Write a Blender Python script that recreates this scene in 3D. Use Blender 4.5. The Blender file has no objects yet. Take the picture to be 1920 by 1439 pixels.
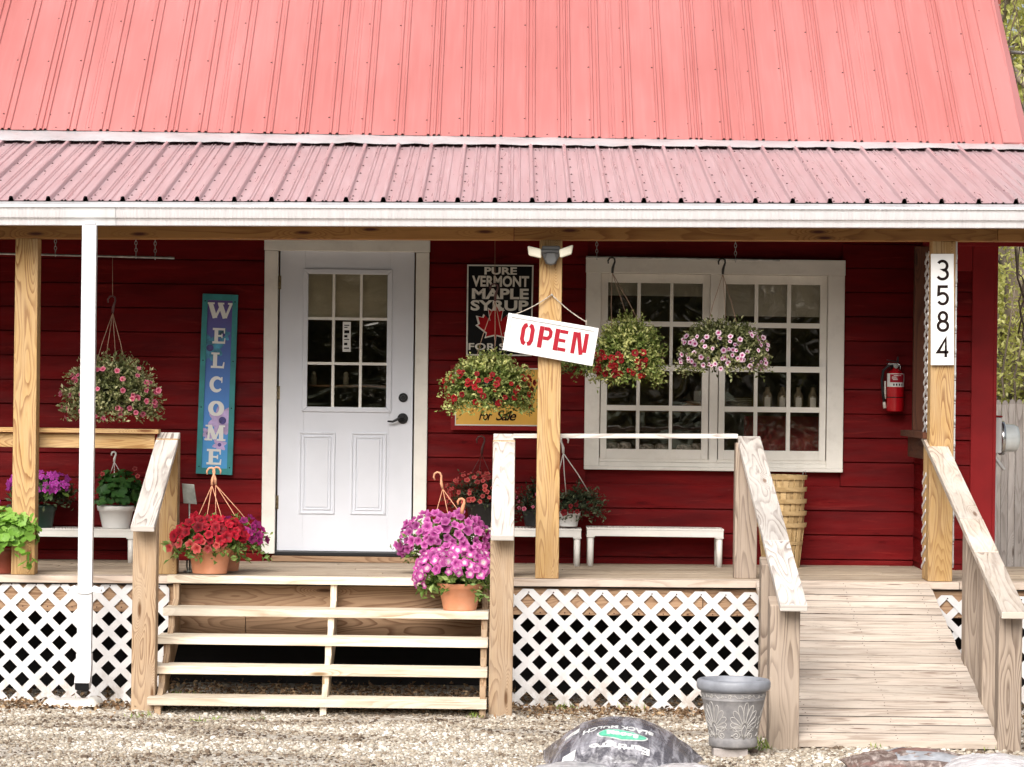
import bpy, math, random
import numpy as np
from mathutils import Vector, Matrix, noise

random.seed(7); rng = np.random.default_rng(7)
R = math.radians
SC = bpy.context.scene
COL = SC.collection

# ------------------------------------------------------------------ camera, sky, sun, exposure
ROLL = 0.0125; FPX = 6040.0; CAMZ = 2.02
cam = bpy.data.cameras.new('camera'); camo = bpy.data.objects.new('camera', cam); COL.objects.link(camo)
cam.sensor_width = 36; cam.lens = FPX / 1920 * 36; cam.clip_start = 0.1; cam.clip_end = 2000
camo.matrix_world = Matrix.Translation((0, -20, CAMZ)) @ Matrix.Rotation(R(90), 4, 'X') @ Matrix.Rotation(ROLL, 4, 'Z')
SC.camera = camo
W = bpy.data.worlds.new('World'); SC.world = W; W.use_nodes = True
SUN_EL, SUN_AZ = R(39), R(195)      # azimuth clockwise from +Y (north): light from behind the camera, a little left
nt = W.node_tree; sky = nt.nodes.new('ShaderNodeTexSky'); sky.sky_type = 'NISHITA'; sky.sun_disc = False
sky.sun_elevation = SUN_EL; sky.sun_rotation = SUN_AZ; sky.air_density = 1.0; sky.dust_density = 6.0; sky.ozone_density = 1.0
bg = nt.nodes['Background']; bg.inputs[1].default_value = 0.12
hs = nt.nodes.new('ShaderNodeHueSaturation'); hs.inputs['Saturation'].default_value = 0.35
nt.links.new(sky.outputs[0], hs.inputs['Color']); nt.links.new(hs.outputs[0], bg.inputs[0])
sl = bpy.data.lights.new('sun', 'SUN'); sl.energy = 2.2; sl.angle = R(42); sl.color = (1, 0.96, 0.9)
so = bpy.data.objects.new('sun', sl); COL.objects.link(so)
sd = Vector((math.sin(SUN_AZ) * math.cos(SUN_EL), math.cos(SUN_AZ) * math.cos(SUN_EL), math.sin(SUN_EL)))
so.rotation_euler = sd.to_track_quat('Z', 'Y').to_euler(); so.location = sd * 60
SC.view_settings.view_transform = 'Standard'; SC.view_settings.look = 'None'; SC.view_settings.gamma = 1
SC.view_settings.exposure = 0.66

# ------------------------------------------------------------------ measuring helpers
def P(px, py, D):
    """world point seen at photo pixel (px, py) on the upright plane D metres in front of the camera"""
    dx, dy = px - 960, py - 719.5
    c, s = math.cos(ROLL), math.sin(ROLL)
    u = dx * c + dy * s; v = -dx * s + dy * c
    return Vector((u * D / FPX, D - 20, CAMZ - v * D / FPX))
def rect(x0, y0, x1, y1, D, cx=None, cy=None):
    """upright rectangle X0, X1, Z0 (low), Z1 (high)"""
    cx = (x0 + x1) / 2 if cx is None else cx; cy = (y0 + y1) / 2 if cy is None else cy
    return P(x0, cy, D).x, P(x1, cy, D).x, P(cx, y1, D).z, P(cx, y0, D).z

# ------------------------------------------------------------------ objects, parents, tags
ORG = {}
def tag(o, label=None, cat=None, group=None, kind=None):
    if label: o['label'] = label
    if cat: o['category'] = cat
    if group: o['group'] = group
    if kind: o['kind'] = kind
    return o
def thing(name, label, cat, loc=(0, 0, 0), group=None):
    o = bpy.data.objects.new(name, None); COL.objects.link(o); o.location = loc; o.empty_display_size = .1
    ORG[o.name] = Vector(loc)
    return tag(o, label, cat, group)
class MB:
    def __init__(s): s.v = []; s.f = []; s.uv = []; s.m = []; s.sm = []
    def poly(s, pts, uv=None, m=0, sm=False):
        b = len(s.v); s.v += [tuple(p) for p in pts]; s.f.append(tuple(range(b, b + len(pts))))
        s.uv.append(uv or [(0, 0)] * len(pts)); s.m.append(m); s.sm.append(sm)
    def hexa(s, c, g='x', m=0):
        """c: front bl, br, tr, tl, back bl, br, tr, tl ; g: grain axis"""
        c = [Vector(p) for p in c]; b = len(s.v); s.v += [tuple(p) for p in c]
        ax = {'x': c[1] - c[0], 'z': c[3] - c[0], 'y': c[4] - c[0]}
        L = {k: a.length for k, a in ax.items()}
        o1, o2 = random.uniform(0, 60), random.uniform(0, 60)
        bits = [(0, 0, 0), (1, 0, 0), (1, 0, 1), (0, 0, 1), (0, 1, 0), (1, 1, 0), (1, 1, 1), (0, 1, 1)]
        for fc, axes in (((0, 1, 2, 3), 'xz'), ((5, 4, 7, 6), 'xz'), ((4, 0, 3, 7), 'yz'), ((1, 5, 6, 2), 'yz'), ((3, 2, 6, 7), 'xy'), ((4, 5, 1, 0), 'xy')):
            s.f.append(tuple(b + i for i in fc)); q = []
            for i in fc:
                d = {'x': bits[i][0], 'y': bits[i][1], 'z': bits[i][2]}
                a, bb = axes
                if g in axes:
                    o = bb if a == g else a
                    q.append((o1 + d[g] * L[g], o2 + d[o] * L[o] + (0.37 if o == 'y' else 0)))
                else: q.append((o1 + d[a] * L[a] * .2, o2 + d[bb] * L[bb]))
            s.uv.append(q); s.m.append(m); s.sm.append(False)
    def box(s, x0, x1, y0, y1, z0, z1, g='x', m=0, k=0.0):
        """k: rise per metre along x"""
        a, b = k * x0, k * x1
        s.hexa([(x0, y0, z0 + a), (x1, y0, z0 + b), (x1, y0, z1 + b), (x0, y0, z1 + a), (x0, y1, z0 + a), (x1, y1, z0 + b), (x1, y1, z1 + b), (x0, y1, z1 + a)], g, m)
    def pq(s, q, D, t, g='x', m=0):
        """photo quad tl, tr, br, bl on the plane D, thickness t going back"""
        tl, tr, br, bl = [P(x, y, D) for x, y in q]; o = Vector((0, t, 0))
        s.hexa([bl, br, tr, tl, bl + o, br + o, tr + o, tl + o], g, m)
    def beam(s, p0, p1, w, h, up=(0, 0, 1), g='x', m=0):
        p0, p1 = Vector(p0), Vector(p1); d = (p1 - p0).normalized(); up = Vector(up)
        sd_ = d.cross(up).normalized(); u = sd_.cross(d).normalized()
        a, c = sd_ * w / 2, u * h / 2
        s.hexa([p0 + a - c, p1 + a - c, p1 + a + c, p0 + a + c, p0 - a - c, p1 - a - c, p1 - a + c, p0 - a + c], 'x', m)
    def tube(s, pts, r, n=8, m=0, cap=True, closed=False):
        pts = [Vector(p) for p in pts]; rs = r if isinstance(r, (list, tuple)) else [r] * len(pts)
        b = len(s.v); prev = None; N = len(pts)
        for i, p in enumerate(pts):
            t = (pts[(i + 1) % N if closed else min(i + 1, N - 1)] - pts[(i - 1) % N if closed else max(i - 1, 0)])
            t = t.normalized() if t.length > 1e-9 else Vector((0, 0, 1))
            if prev is None:
                a = Vector((0, 0, 1)) if abs(t.z) < .9 else Vector((1, 0, 0)); prev = t.cross(a).normalized()
            e1 = (prev - t * prev.dot(t)); e1 = e1.normalized() if e1.length > 1e-6 else t.orthogonal().normalized(); prev = e1; e2 = t.cross(e1)
            for k in range(n):
                an = 2 * math.pi * k / n; s.v.append(tuple(p + (e1 * math.cos(an) + e2 * math.sin(an)) * rs[i]))
        for i in range(N if closed else N - 1):
            j = (i + 1) % N
            for k in range(n):
                k2 = (k + 1) % n
                s.f.append((b + i * n + k, b + i * n + k2, b + j * n + k2, b + j * n + k)); s.uv.append([(i, k), (i, k + 1), (i + 1, k + 1), (i + 1, k)]); s.m.append(m); s.sm.append(True)
        if cap and not closed:
            for q in (tuple(b + k for k in reversed(range(n))), tuple(b + (N - 1) * n + k for k in range(n))):
                s.f.append(q); s.uv.append([(0, 0)] * n); s.m.append(m); s.sm.append(False)
    def lathe(s, prof, c, n=32, m=0, M=None, sm=True, fr=None):
        """prof [(r, z)...]; fr(angle, z) radius multiplier"""
        c = Vector(c); b = len(s.v); M = M or Matrix.Identity(3)
        for r, z in prof:
            for k in range(n):
                a = 2 * math.pi * k / n; rr = max(r, 1e-4) * (fr(a, z) if fr else 1)
                s.v.append(tuple(c + M @ Vector((rr * math.cos(a), rr * math.sin(a), z))))
        for i in range(len(prof) - 1):
            for k in range(n):
                k2 = (k + 1) % n
                s.f.append((b + i * n + k, b + i * n + k2, b + (i + 1) * n + k2, b + (i + 1) * n + k))
                u0, u1 = k / n, (k + 1) / n
                s.uv.append([(u0, prof[i][1]), (u1, prof[i][1]), (u1, prof[i + 1][1]), (u0, prof[i + 1][1])]); s.m.append(m); s.sm.append(sm)
    def ribbon(s, pts, w, fr, t=.002, m=0, closed=False):
        """flat mitred stroke; fr(x, y, h) -> world"""
        pts = [Vector(p) for p in pts]; N = len(pts); L = []; Rr = []
        for i in range(N):
            a = pts[(i - 1) % N] if (closed or i > 0) else None; c = pts[(i + 1) % N] if (closed or i < N - 1) else None
            d1 = (pts[i] - a).normalized() if a is not None else None; d2 = (c - pts[i]).normalized() if c is not None else None
            if d1 is None: d1 = d2
            if d2 is None: d2 = d1
            n1 = Vector((-d1.y, d1.x)); n2 = Vector((-d2.y, d2.x)); n = (n1 + n2); n = n.normalized() if n.length > 1e-5 else n1
            k = min(1 / max(n.dot(n1), .35), 2.2); ww = w[i] if isinstance(w, (list, tuple)) else w
            L.append(pts[i] + n * ww / 2 * k); Rr.append(pts[i] - n * ww / 2 * k)
        for i in range(N if closed else N - 1):
            j = (i + 1) % N
            s.prism([L[i], Rr[i], Rr[j], L[j]], fr, t, m)
    def prism(s, poly, fr, t=.002, m=0):
        b = len(s.v); n = len(poly)
        s.v += [tuple(fr(p[0], p[1], t)) for p in poly] + [tuple(fr(p[0], p[1], 0)) for p in poly]
        s.f.append(tuple(range(b, b + n))); s.uv.append([(0, 0)] * n); s.m.append(m); s.sm.append(False)
        for i in range(n):
            j = (i + 1) % n; s.f.append((b + i, b + n + i, b + n + j, b + j)); s.uv.append([(0, 0)] * 4); s.m.append(m); s.sm.append(False)
    def text(s, txt, x0, y0, w, h, fr, t=.002, off=0.02, shear=0, m=0, space=1.0):
        vs, fs = font_mesh(txt, off, shear, space)
        a = np.array(vs); mn = a.min(0); mx = a.max(0); b = len(s.v)
        for p in vs:
            s.v.append(tuple(fr(x0 + (p[0] - mn[0]) / (mx[0] - mn[0]) * w, y0 + (p[1] - mn[1]) / (mx[1] - mn[1]) * h, t if p[2] > 0 else 0)))
        for q in fs: s.f.append(tuple(b + i for i in q)); s.uv.append([(0, 0)] * len(q)); s.m.append(m); s.sm.append(False)
    def grid(s, nu, nv, fn, m=0, sm=True, uvs=1.0, flip=False):
        b = len(s.v)
        for j in range(nv + 1):
            for i in range(nu + 1): s.v.append(tuple(fn(i / nu, j / nv)))
        for j in range(nv):
            for i in range(nu):
                q = (b + j * (nu + 1) + i, b + j * (nu + 1) + i + 1, b + (j + 1) * (nu + 1) + i + 1, b + (j + 1) * (nu + 1) + i)
                u = [(i / nu, j / nv), ((i + 1) / nu, j / nv), ((i + 1) / nu, (j + 1) / nv), (i / nu, (j + 1) / nv)]
                if flip: q = q[::-1]; u = u[::-1]
                s.f.append(q); s.uv.append(u); s.m.append(m); s.sm.append(sm)
    def build(s, name, mats, parent=None, bevel=0, loc=None):
        org = ORG.get(parent.name, Vector()) if parent else Vector(loc or (0, 0, 0))
        me = bpy.data.meshes.new(name)
        me.from_pydata([(x - org.x, y - org.y, z - org.z) for x, y, z in s.v], [], s.f)
        ul = me.uv_layers.new(name='UVMap'); ul.data.foreach_set('uv', [c for q in s.uv for p in q for c in p])
        mats = mats if isinstance(mats, (list, tuple)) else [mats]
        for q in mats: me.materials.append(q)
        me.polygons.foreach_set('material_index', s.m); me.polygons.foreach_set('use_smooth', s.sm); me.update()
        o = bpy.data.objects.new(name, me); COL.objects.link(o)
        if parent: o.parent = parent
        else: o.location = org
        ORG[o.name] = org
        if bevel:
            bm = o.modifiers.new('bevel', 'BEVEL'); bm.width = bevel; bm.segments = 2; bm.limit_method = 'ANGLE'; bm.angle_limit = R(50)
        return o
_fc = {}
def font_mesh(txt, off, shear, space):
    k = (txt, off, shear, space)
    if k in _fc: return _fc[k]
    cu = bpy.data.curves.new('lettering', 'FONT'); cu.body = txt; cu.offset = off; cu.shear = shear; cu.extrude = .01; cu.resolution_u = 4; cu.space_character = space
    ob = bpy.data.objects.new('lettering', cu); COL.objects.link(ob); bpy.context.view_layer.update()
    me = bpy.data.meshes.new_from_object(ob.evaluated_get(bpy.context.evaluated_depsgraph_get()))
    r = ([tuple(v.co) for v in me.vertices], [tuple(p.vertices) for p in me.polygons])
    bpy.data.objects.remove(ob); bpy.data.curves.remove(cu); bpy.data.meshes.remove(me)
    _fc[k] = r; return r
def np_mesh(name, V, F, mats, parent=None, attr=None, smooth=False, loc=None, mi=None):
    """V (n,3) world, F (m,k) faces all with k corners, attr per-face float 'rnd'"""
    org = ORG.get(parent.name, Vector()) if parent else Vector(loc or (0, 0, 0))
    me = bpy.data.meshes.new(name); V = V - np.array(org)[None]
    me.vertices.add(len(V)); me.vertices.foreach_set('co', V.astype(np.float32).ravel())
    k = F.shape[1]; me.loops.add(F.size); me.loops.foreach_set('vertex_index', F.astype(np.int32).ravel())
    me.polygons.add(len(F)); me.polygons.foreach_set('loop_start', np.arange(0, F.size, k, dtype=np.int32)); me.polygons.foreach_set('loop_total', np.full(len(F), k, np.int32))
    for q in (mats if isinstance(mats, (list, tuple)) else [mats]): me.materials.append(q)
    if mi is not None: me.polygons.foreach_set('material_index', mi.astype(np.int32))
    if smooth: me.polygons.foreach_set('use_smooth', np.ones(len(F), bool))
    if attr is not None:
        a = me.attributes.new('rnd', 'FLOAT', 'FACE'); a.data.foreach_set('value', attr.astype(np.float32))
    me.update(calc_edges=True); me.validate()
    o = bpy.data.objects.new(name, me); COL.objects.link(o)
    if parent: o.parent = parent
    else: o.location = org
    ORG[o.name] = org
    return o

# ------------------------------------------------------------------ materials
class NT:
    def __init__(s, name):
        s.m = bpy.data.materials.new(name); s.m.use_nodes = True; s.t = s.m.node_tree; s.b = s.t.nodes['Principled BSDF']
    def n(s, typ, ins=None, **kw):
        x = s.t.nodes.new('ShaderNode' + typ)
        for k, v in kw.items(): setattr(x, k, v)
        for k, v in (ins or {}).items():
            if isinstance(v, bpy.types.NodeSocket): s.t.links.new(v, x.inputs[k])
            else: x.inputs[k].default_value = v
        return x
    def math(s, op, a, b=None, c=None, clamp=False):
        ins = {0: a}
        if b is not None: ins[1] = b
        if c is not None: ins[2] = c
        return s.n('Math', ins, operation=op, use_clamp=clamp).outputs[0]
    def ramp(s, fac, stops, interp='LINEAR'):
        x = s.n('ValToRGB', {0: fac}); x.color_ramp.interpolation = interp
        while len(x.color_ramp.elements) < len(stops): x.color_ramp.elements.new(.5)
        for e, (p, c) in zip(x.color_ramp.elements, stops): e.position = p; e.color = (*c, 1) if len(c) == 3 else c
        return x.outputs[0]
    def mix(s, f, a, b, typ='MIX'):
        x = s.t.nodes.new('ShaderNodeMix'); x.data_type = 'RGBA'; x.blend_type = typ
        for k, v in ((0, f), (6, a), (7, b)):
            if isinstance(v, bpy.types.NodeSocket): s.t.links.new(v, x.inputs[k])
            elif k == 0: x.inputs[k].default_value = v
            else: x.inputs[k].default_value = (*v, 1)
        return x.outputs[2]
    def obj(s, scale=(1, 1, 1)):
        return s.n('Mapping', {0: s.n('TexCoord').outputs['Object'], 3: scale}).outputs[0]
    def uv(s, scale=(1, 1, 1)):
        return s.n('Mapping', {0: s.n('TexCoord').outputs['UV'], 3: scale}).outputs[0]
    def noise(s, v, scale, detail=3, rough=.55, dist=0):
        return s.n('TexNoise', {'Vector': v, 'Scale': scale, 'Detail': detail, 'Roughness': rough, 'Distortion': dist}).outputs[0]
    def mr(s, v, a, b, c=0, d=1):
        return s.n('MapRange', {0: v, 1: a, 2: b, 3: c, 4: d}).outputs[0]
    def set(s, **kw):
        nm = {'col': 'Base Color', 'rough': 'Roughness', 'metal': 'Metallic', 'spec': 'Specular IOR Level', 'normal': 'Normal', 'coat': 'Coat Weight', 'alpha': 'Alpha', 'trans': 'Transmission Weight', 'sheen': 'Sheen Weight', 'coatr': 'Coat Roughness', 'sss': 'Subsurface Weight'}
        for k, v in kw.items():
            i = s.b.inputs[nm[k]]
            if isinstance(v, bpy.types.NodeSocket): s.t.links.new(v, i)
            else: i.default_value = (*v, 1) if isinstance(v, tuple) else v
    def bump(s, h, st=.3, dist=.01):
        s.set(normal=s.n('Bump', {'Strength': st, 'Distance': dist, 'Height': h}).outputs[0])

def plain(name, col, rough=.5, metal=0, spec=.5, var=.12, sc=8, bump=0, bsc=60, dirt=None, dsc=4):
    q = NT(name); v = q.obj(); f = q.noise(v, sc, 4)
    d = tuple(max(0, c * (1 - var * 1.6)) for c in col); l = tuple(min(1, c * (1 + var)) for c in col)
    c = q.ramp(f, [(.3, d), (.7, l)])
    if dirt:
        g = q.mr(q.noise(v, dsc, 6, .7), .52, .72); c = q.mix(q.math('MULTIPLY', g, dirt[1]), c, dirt[0])
    q.set(col=c, rough=rough, metal=metal, spec=spec)
    if bump: q.bump(q.noise(v, bsc, 4), bump, .004)
    return q.m

def wood(name, light, dark, knotc, K=16, rough=.75, bleach=None, blend=0, across=7.5, along=1.0, knots=.80, pits=0, spec=.3, ringpow=1.0):
    q = NT(name); u = q.uv()
    st = q.n('Mapping', {0: u, 3: (along, across, 1)}).outputs[0]
    f = q.noise(st, 1.0, 1.5, .4, .25)
    kv = q.n('Mapping', {0: u, 3: (1.9, 9.0, 1)}).outputs[0]
    vo = q.n('TexVoronoi', {'Vector': kv, 'Scale': 1.0, 'Randomness': 1.0}, voronoi_dimensions='2D')
    on = q.math('GREATER_THAN', q.n('SeparateColor', {0: vo.outputs['Color']}).outputs[0], knots)
    inf = q.math('MULTIPLY', q.n('MapRange', {0: vo.outputs['Distance'], 1: 0, 2: .42, 3: 1, 4: 0}, interpolation_type='SMOOTHSTEP').outputs[0], on)
    core = q.math('MULTIPLY', q.mr(vo.outputs['Distance'], .05, .13, 1, 0), on)
    fld = q.math('ADD', f, q.math('MULTIPLY', inf, .38))
    wv = q.n('Mapping', {0: u, 3: (6, 40, 1)}).outputs[0]
    fld = q.math('ADD', fld, q.math('MULTIPLY', q.noise(wv, 1, 2), .018))
    rg = q.math('FRACT', q.math('MULTIPLY', fld, K))
    ring = q.ramp(rg, [(0, (0, 0, 0)), (.45, (.12 * ringpow,) * 3), (.8, (.85,) * 3), (.92, (1, 1, 1)), (1, (0, 0, 0))])
    fib = q.noise(q.n('Mapping', {0: u, 3: (5, 260, 1)}).outputs[0], 1, 2)
    amt = q.noise(q.n('Mapping', {0: u, 3: (1.1, 3.5, 1)}).outputs[0], 1, 2)
    fac = q.math('MULTIPLY', q.n('RGBToBW', {0: ring}).outputs[0], q.mr(amt, .3, .7, .35, 1))
    fac = q.math('ADD', q.math('MULTIPLY', fac, 1.0), q.mr(fib, .35, .75, 0, .3), clamp=True)
    c = q.mix(fac, light, dark)
    if bleach:
        b = q.mr(q.noise(q.n('Mapping', {0: u, 3: (2.2, 9, 1)}).outputs[0], 1, 4, .65), .38, .62, 0, blend)
        c = q.mix(b, c, bleach)
    c = q.mix(core, c, knotc)
    if pits:
        pv = q.noise(q.n('Mapping', {0: u, 3: (22, 110, 1)}).outputs[0], 1, 2, .5)
        c = q.mix(q.mr(pv, .68, .75, 0, pits), c, tuple(x * .35 for x in dark))
    tint = q.noise(q.n('Mapping', {0: u, 3: (.35, .9, 1)}).outputs[0], 1, 1)
    c = q.mix(1.0, c, q.ramp(tint, [(.3, (.68, .66, .64)), (.7, (1.08, 1.06, 1.03))]), 'MULTIPLY')
    q.set(col=c, rough=rough, spec=spec)
    q.bump(q.math('ADD', q.math('MULTIPLY', fac, -.6), q.math('MULTIPLY', fib, -.5)), .35, .003)
    return q.m

M = {}
M['post'] = wood('new_pine', (.56, .365, .155), (.23, .095, .025), (.16, .06, .02), K=24, bleach=(.60, .45, .28), blend=.35)
M['stairpost'] = wood('weathered_pine', (.50, .36, .23), (.20, .11, .06), (.14, .07, .03), K=24, bleach=(.52, .42, .32), blend=.4)
M['cap'] = wood('bleached_rail_wood', (.70, .66, .62), (.20, .15, .13), (.30, .2, .15), knots=.9, K=13, bleach=(.80, .77, .74), blend=.6)
M['capright'] = wood('greyed_rail_wood', (.62, .54, .46), (.26, .19, .15), (.22, .14, .1), knots=.9, K=15, bleach=(.76, .71, .66), blend=.6)
M['ramppost'] = wood('greyed_post_wood', (.43, .35, .28), (.15, .105, .08), (.09, .05, .04), K=18, bleach=(.42, .35, .3), blend=.4)
M['tread'] = wood('pale_tread_wood', (.76, .68, .55), (.46, .34, .23), (.3, .2, .1), knots=.9, K=10, bleach=(.84, .78, .68), blend=.7)
M['deck'] = wood('deck_board_wood', (.47, .38, .29), (.24, .175, .12), (.2, .13, .09), K=9, bleach=(.48, .41, .33), blend=.6, pits=.7)
M['nosing'] = wood('deck_edge_wood', (.60, .49, .41), (.34, .25, .19), (.25, .16, .12), K=9, bleach=(.68, .6, .53), blend=.6, pits=.4)
M['ramp'] = wood('ramp_plank_wood', (.60, .51, .44), (.30, .235, .19), (.2, .13, .1), K=8, bleach=(.70, .63, .56), blend=.6, pits=1.0)
M['rim'] = wood('rim_joist_wood', (.44, .29, .18), (.19, .10, .055), (.10, .05, .03), K=18, across=7)
M['beam'] = wood('stained_beam_wood', (.44, .22, .07), (.26, .11, .03), (.08, .02, .01), K=12, knots=.55, rough=.6)
M['brown'] = wood('dark_brown_board', (.10, .035, .016), (.05, .015, .008), (.03, .01, .005), K=8)
M['fence'] = wood('silvered_fence_wood', (.40, .36, .34), (.2, .17, .16), (.12, .09, .08), K=14, bleach=(.46, .43, .42), blend=.6)
M['splint'] = wood('basket_splint', (.64, .46, .24), (.46, .31, .14), (.3, .2, .1), K=6, knots=2)
M['litterwood'] = plain('dead_leaf', (.22, .13, .07), .8, var=.5, sc=30)
M['white'] = plain('white_vinyl', (.60, .60, .61), .45, var=.03, dirt=((.55, .5, .47), .25), dsc=6)
M['lattice'] = plain('white_lattice_plastic', (.70, .69, .69), .4, var=.05, dirt=((.5, .45, .4), .3), dsc=5)
def lattice_mat():
    q = NT('white_lattice_plastic'); v = q.obj(); z = q.n('SeparateXYZ', {0: v}).outputs[2]
    d = q.math('MULTIPLY', q.mr(q.noise(q.obj((1, 1, .6)), 9, 6, .7), .42, .62), q.mr(z, .24, -.02, .12, .9))
    c = q.mix(d, q.ramp(q.noise(v, 3, 4), [(.3, (.60, .59, .59)), (.7, (.70, .69, .69))]), (.30, .22, .15))
    q.set(col=c, rough=.45); return q.m
M['lattice'] = lattice_mat()
M['trim'] = plain('cream_trim_paint', (.80, .77, .71), .55, var=.04, sc=5, bump=.15, bsc=40, dirt=((.5, .46, .4), .25), dsc=9)
M['doorwhite'] = plain('white_door_paint', (.68, .70, .76), .38, var=.03, sc=3)
M['bench'] = plain('white_resin', (.72, .70, .66), .4, var=.04, dirt=((.4, .36, .3), .3))
M['blackmetal'] = plain('black_metal', (.012, .012, .014), .35, metal=.3, var=.1)
M['galv'] = plain('galvanised_metal', (.42, .42, .40), .4, metal=.8, var=.2, sc=20)
M['brass'] = plain('aged_brass', (.25, .2, .12), .4, metal=.9, var=.2)
M['wire'] = plain('brown_hanger_wire', (.33, .2, .13), .5)
M['hookterra'] = plain('terracotta_plastic_hook', (.62, .30, .17), .45)
M['hookwhite'] = plain('white_plastic_hook', (.75, .73, .7), .4)
M['hookblack'] = plain('black_plastic_hook', (.015, .014, .013), .4)
M['hookdark'] = plain('dark_red_hook', (.07, .02, .016), .45)
M['terra'] = plain('terracotta_plastic', (.60, .25, .13), .55, var=.08, sc=6, dirt=((.65, .4, .3), .4))
M['terradark'] = plain('dark_terracotta', (.26, .06, .035), .5, var=.1)
M['greenpot'] = plain('dark_green_plastic', (.008, .03, .02), .35)
M['blackpot'] = plain('black_plastic_pot', (.012, .012, .012), .4)
M['whitepot'] = plain('white_plastic_pot', (.76, .75, .73), .35, var=.03)
M['darkfill'] = plain('dark_gap_shade', (.03, .02, .015), .9, var=.4, sc=60, bump=.6)  # near-black filler: shade painted into the deck and ramp board gaps
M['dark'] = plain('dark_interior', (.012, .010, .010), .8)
M['black'] = plain('black_print', (.005, .005, .006), .6, spec=.15)
M['ink'] = plain('dark_brown_print', (.012, .006, .005), .7, spec=.1)
M['signwhite'] = plain('white_sign_paint', (.70, .69, .68), .5, var=.02)
M['signcream'] = plain('cream_print', (.72, .69, .62), .5, var=.02)
M['signred'] = plain('red_sign_paint', (.31, .008, .02), .6, spec=.2, var=.05)
M['leafred'] = plain('red_print', (.36, .008, .012), .7, spec=.1, var=.05)
M['yellow'] = plain('yellow_sign_enamel', (.72, .40, .06), .4, var=.05)
M['rope'] = plain('twisted_rope', (.42, .36, .3), .8, var=.3, sc=80)
M['redplastic'] = plain('red_enamel', (.42, .006, .012), .25, spec=.6, var=.03)
M['lampcream'] = plain('cream_lamp_lens', (.80, .76, .62), .35, var=.02)
M['lampgrey'] = plain('grey_lamp_plastic', (.10, .10, .10), .4)
M['chrome'] = plain('dull_steel', (.5, .5, .5), .25, metal=1, var=.05)
M['steelplate'] = plain('tarnished_steel', (.28, .29, .26), .45, metal=.6, var=.25, sc=15)
M['brick'] = plain('brick_red', (.36, .09, .06), .85, var=.25, sc=12, bump=.4)
M['mortar'] = plain('mortar', (.45, .42, .4), .9)
M['meter'] = plain('grey_meter_box', (.50, .50, .50), .45, var=.06)
M['glassdome'] = plain('meter_glass', (.62, .66, .66), .1, spec=.8)
M['bark'] = plain('tree_bark', (.20, .16, .12), .9, var=.4, sc=6, bump=.8, bsc=20)
M['vine'] = plain('vine_stem', (.10, .07, .05), .9, var=.3)
M['redtrim'] = plain('red_trim_paint', (.23, .008, .010), .6, spec=.2, var=.12, sc=4, bump=.1, dirt=((.22, .01, .012), .5))
M['redflat'] = plain('red_cloth', (.30, .03, .035), .8, var=.15)
M['paper'] = plain('paper', (.72, .72, .70), .6, var=.03)
M['blind'] = plain('pale_roller_blind', (.80, .77, .70), .7, var=.1, sc=3, bump=.2)
M['inner'] = plain('brown_inner_wall', (.30, .19, .13), .8, var=.5, sc=2)
M['shelf'] = plain('brown_shelf', (.22, .11, .05), .6)
M['plate'] = plain('pale_crockery', (.45, .43, .38), .3)
M['packet'] = plain('clear_packet', (.62, .56, .52), .2, var=.5, sc=40, bump=.8, bsc=60)
M['jar'] = plain('dark_glass_jar', (.22, .18, .13), .08, spec=.9)
M['stone'] = plain('splash_block_concrete', (.58, .55, .51), .85, var=.12, sc=12, bump=.5, bsc=50, dirt=((.4, .36, .3), .6))
M['brickfoot'] = plain('grey_paver_brick', (.36, .32, .30), .85, var=.15, sc=25, bump=.5)

def siding_mat():
    q = NT('red_siding_paint'); v = q.obj(); rs = q.obj((1, 1, 6.11))
    base = q.ramp(q.noise(q.obj((1.2, 1, 7)), 1.2, 4, .6), [(.3, (.080, .002, .003)), (.7, (.170, .004, .005))])
    pn = q.noise(q.obj((1.6, 1, 11)), 1.6, 7, .72)
    peel = q.mr(pn, .60, .66); c = q.mix(q.math('MULTIPLY', peel, .7), base, (.05, .002, .003)); c = q.mix(q.mr(q.noise(q.obj((.9, 1, 9)), 2.3, 6, .7, .6), .57, .70, 0, .5), c, (.26, .022, .018))
    pk = q.mr(q.noise(q.obj((3, 1, 16)), 1.4, 8, .75), .67, .71)
    c = q.mix(q.math('MULTIPLY', pk, .45), c, (.34, .11, .09))
    q.set(col=c, rough=q.mr(pn, .4, .65, .55, .8), spec=.12)
    q.bump(q.math('ADD', q.noise(q.obj((3, 1, 60)), 3, 5, .6), q.math('MULTIPLY', peel, -.6)), .25, .004)
    return q.m
M['siding'] = siding_mat()

def metal_roof(name, a, b, rough, streak, spots, spec=.6, metal=.0):
    q = NT(name); v = q.obj()
    c = q.ramp(q.noise(q.obj((1, .35, .35)), .9, 4, .6), [(.25, a), (.75, b)])
    stn = q.noise(q.obj((30, 1.0, 1.0)), 1.5, 3, .6)
    c = q.mix(q.mr(stn, .45, .8, 0, streak), c, tuple(min(1, x * 1.5 + .12) for x in b))
    sp = q.mr(q.noise(v, 26, 3, .7), .70, .76); c = q.mix(q.math('MULTIPLY', sp, spots), c, (.08, .03, .04))
    q.set(col=c, rough=q.mr(stn, .3, .8, rough, rough + .15), spec=spec, metal=metal)
    q.bump(q.noise(v, 2.2, 2), .12, .02)
    return q.m
M['redroof'] = metal_roof('faded_red_steel', (.35, .105, .095), (.48, .185, .18), .36, .10, .05)
M['purple'] = metal_roof('mauve_steel', (.37, .25, .265), (.455, .325, .34), .26, .3, .5, spec=.8)
M['screw'] = plain('dark_screw', (.05, .015, .015), .5, metal=.4)
M['flash'] = plain('white_flashing', (.60, .58, .59), .35, metal=.3, var=.12, sc=3, bump=.3, bsc=12, dirt=((.4, .33, .3), .4), dsc=14)
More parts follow.
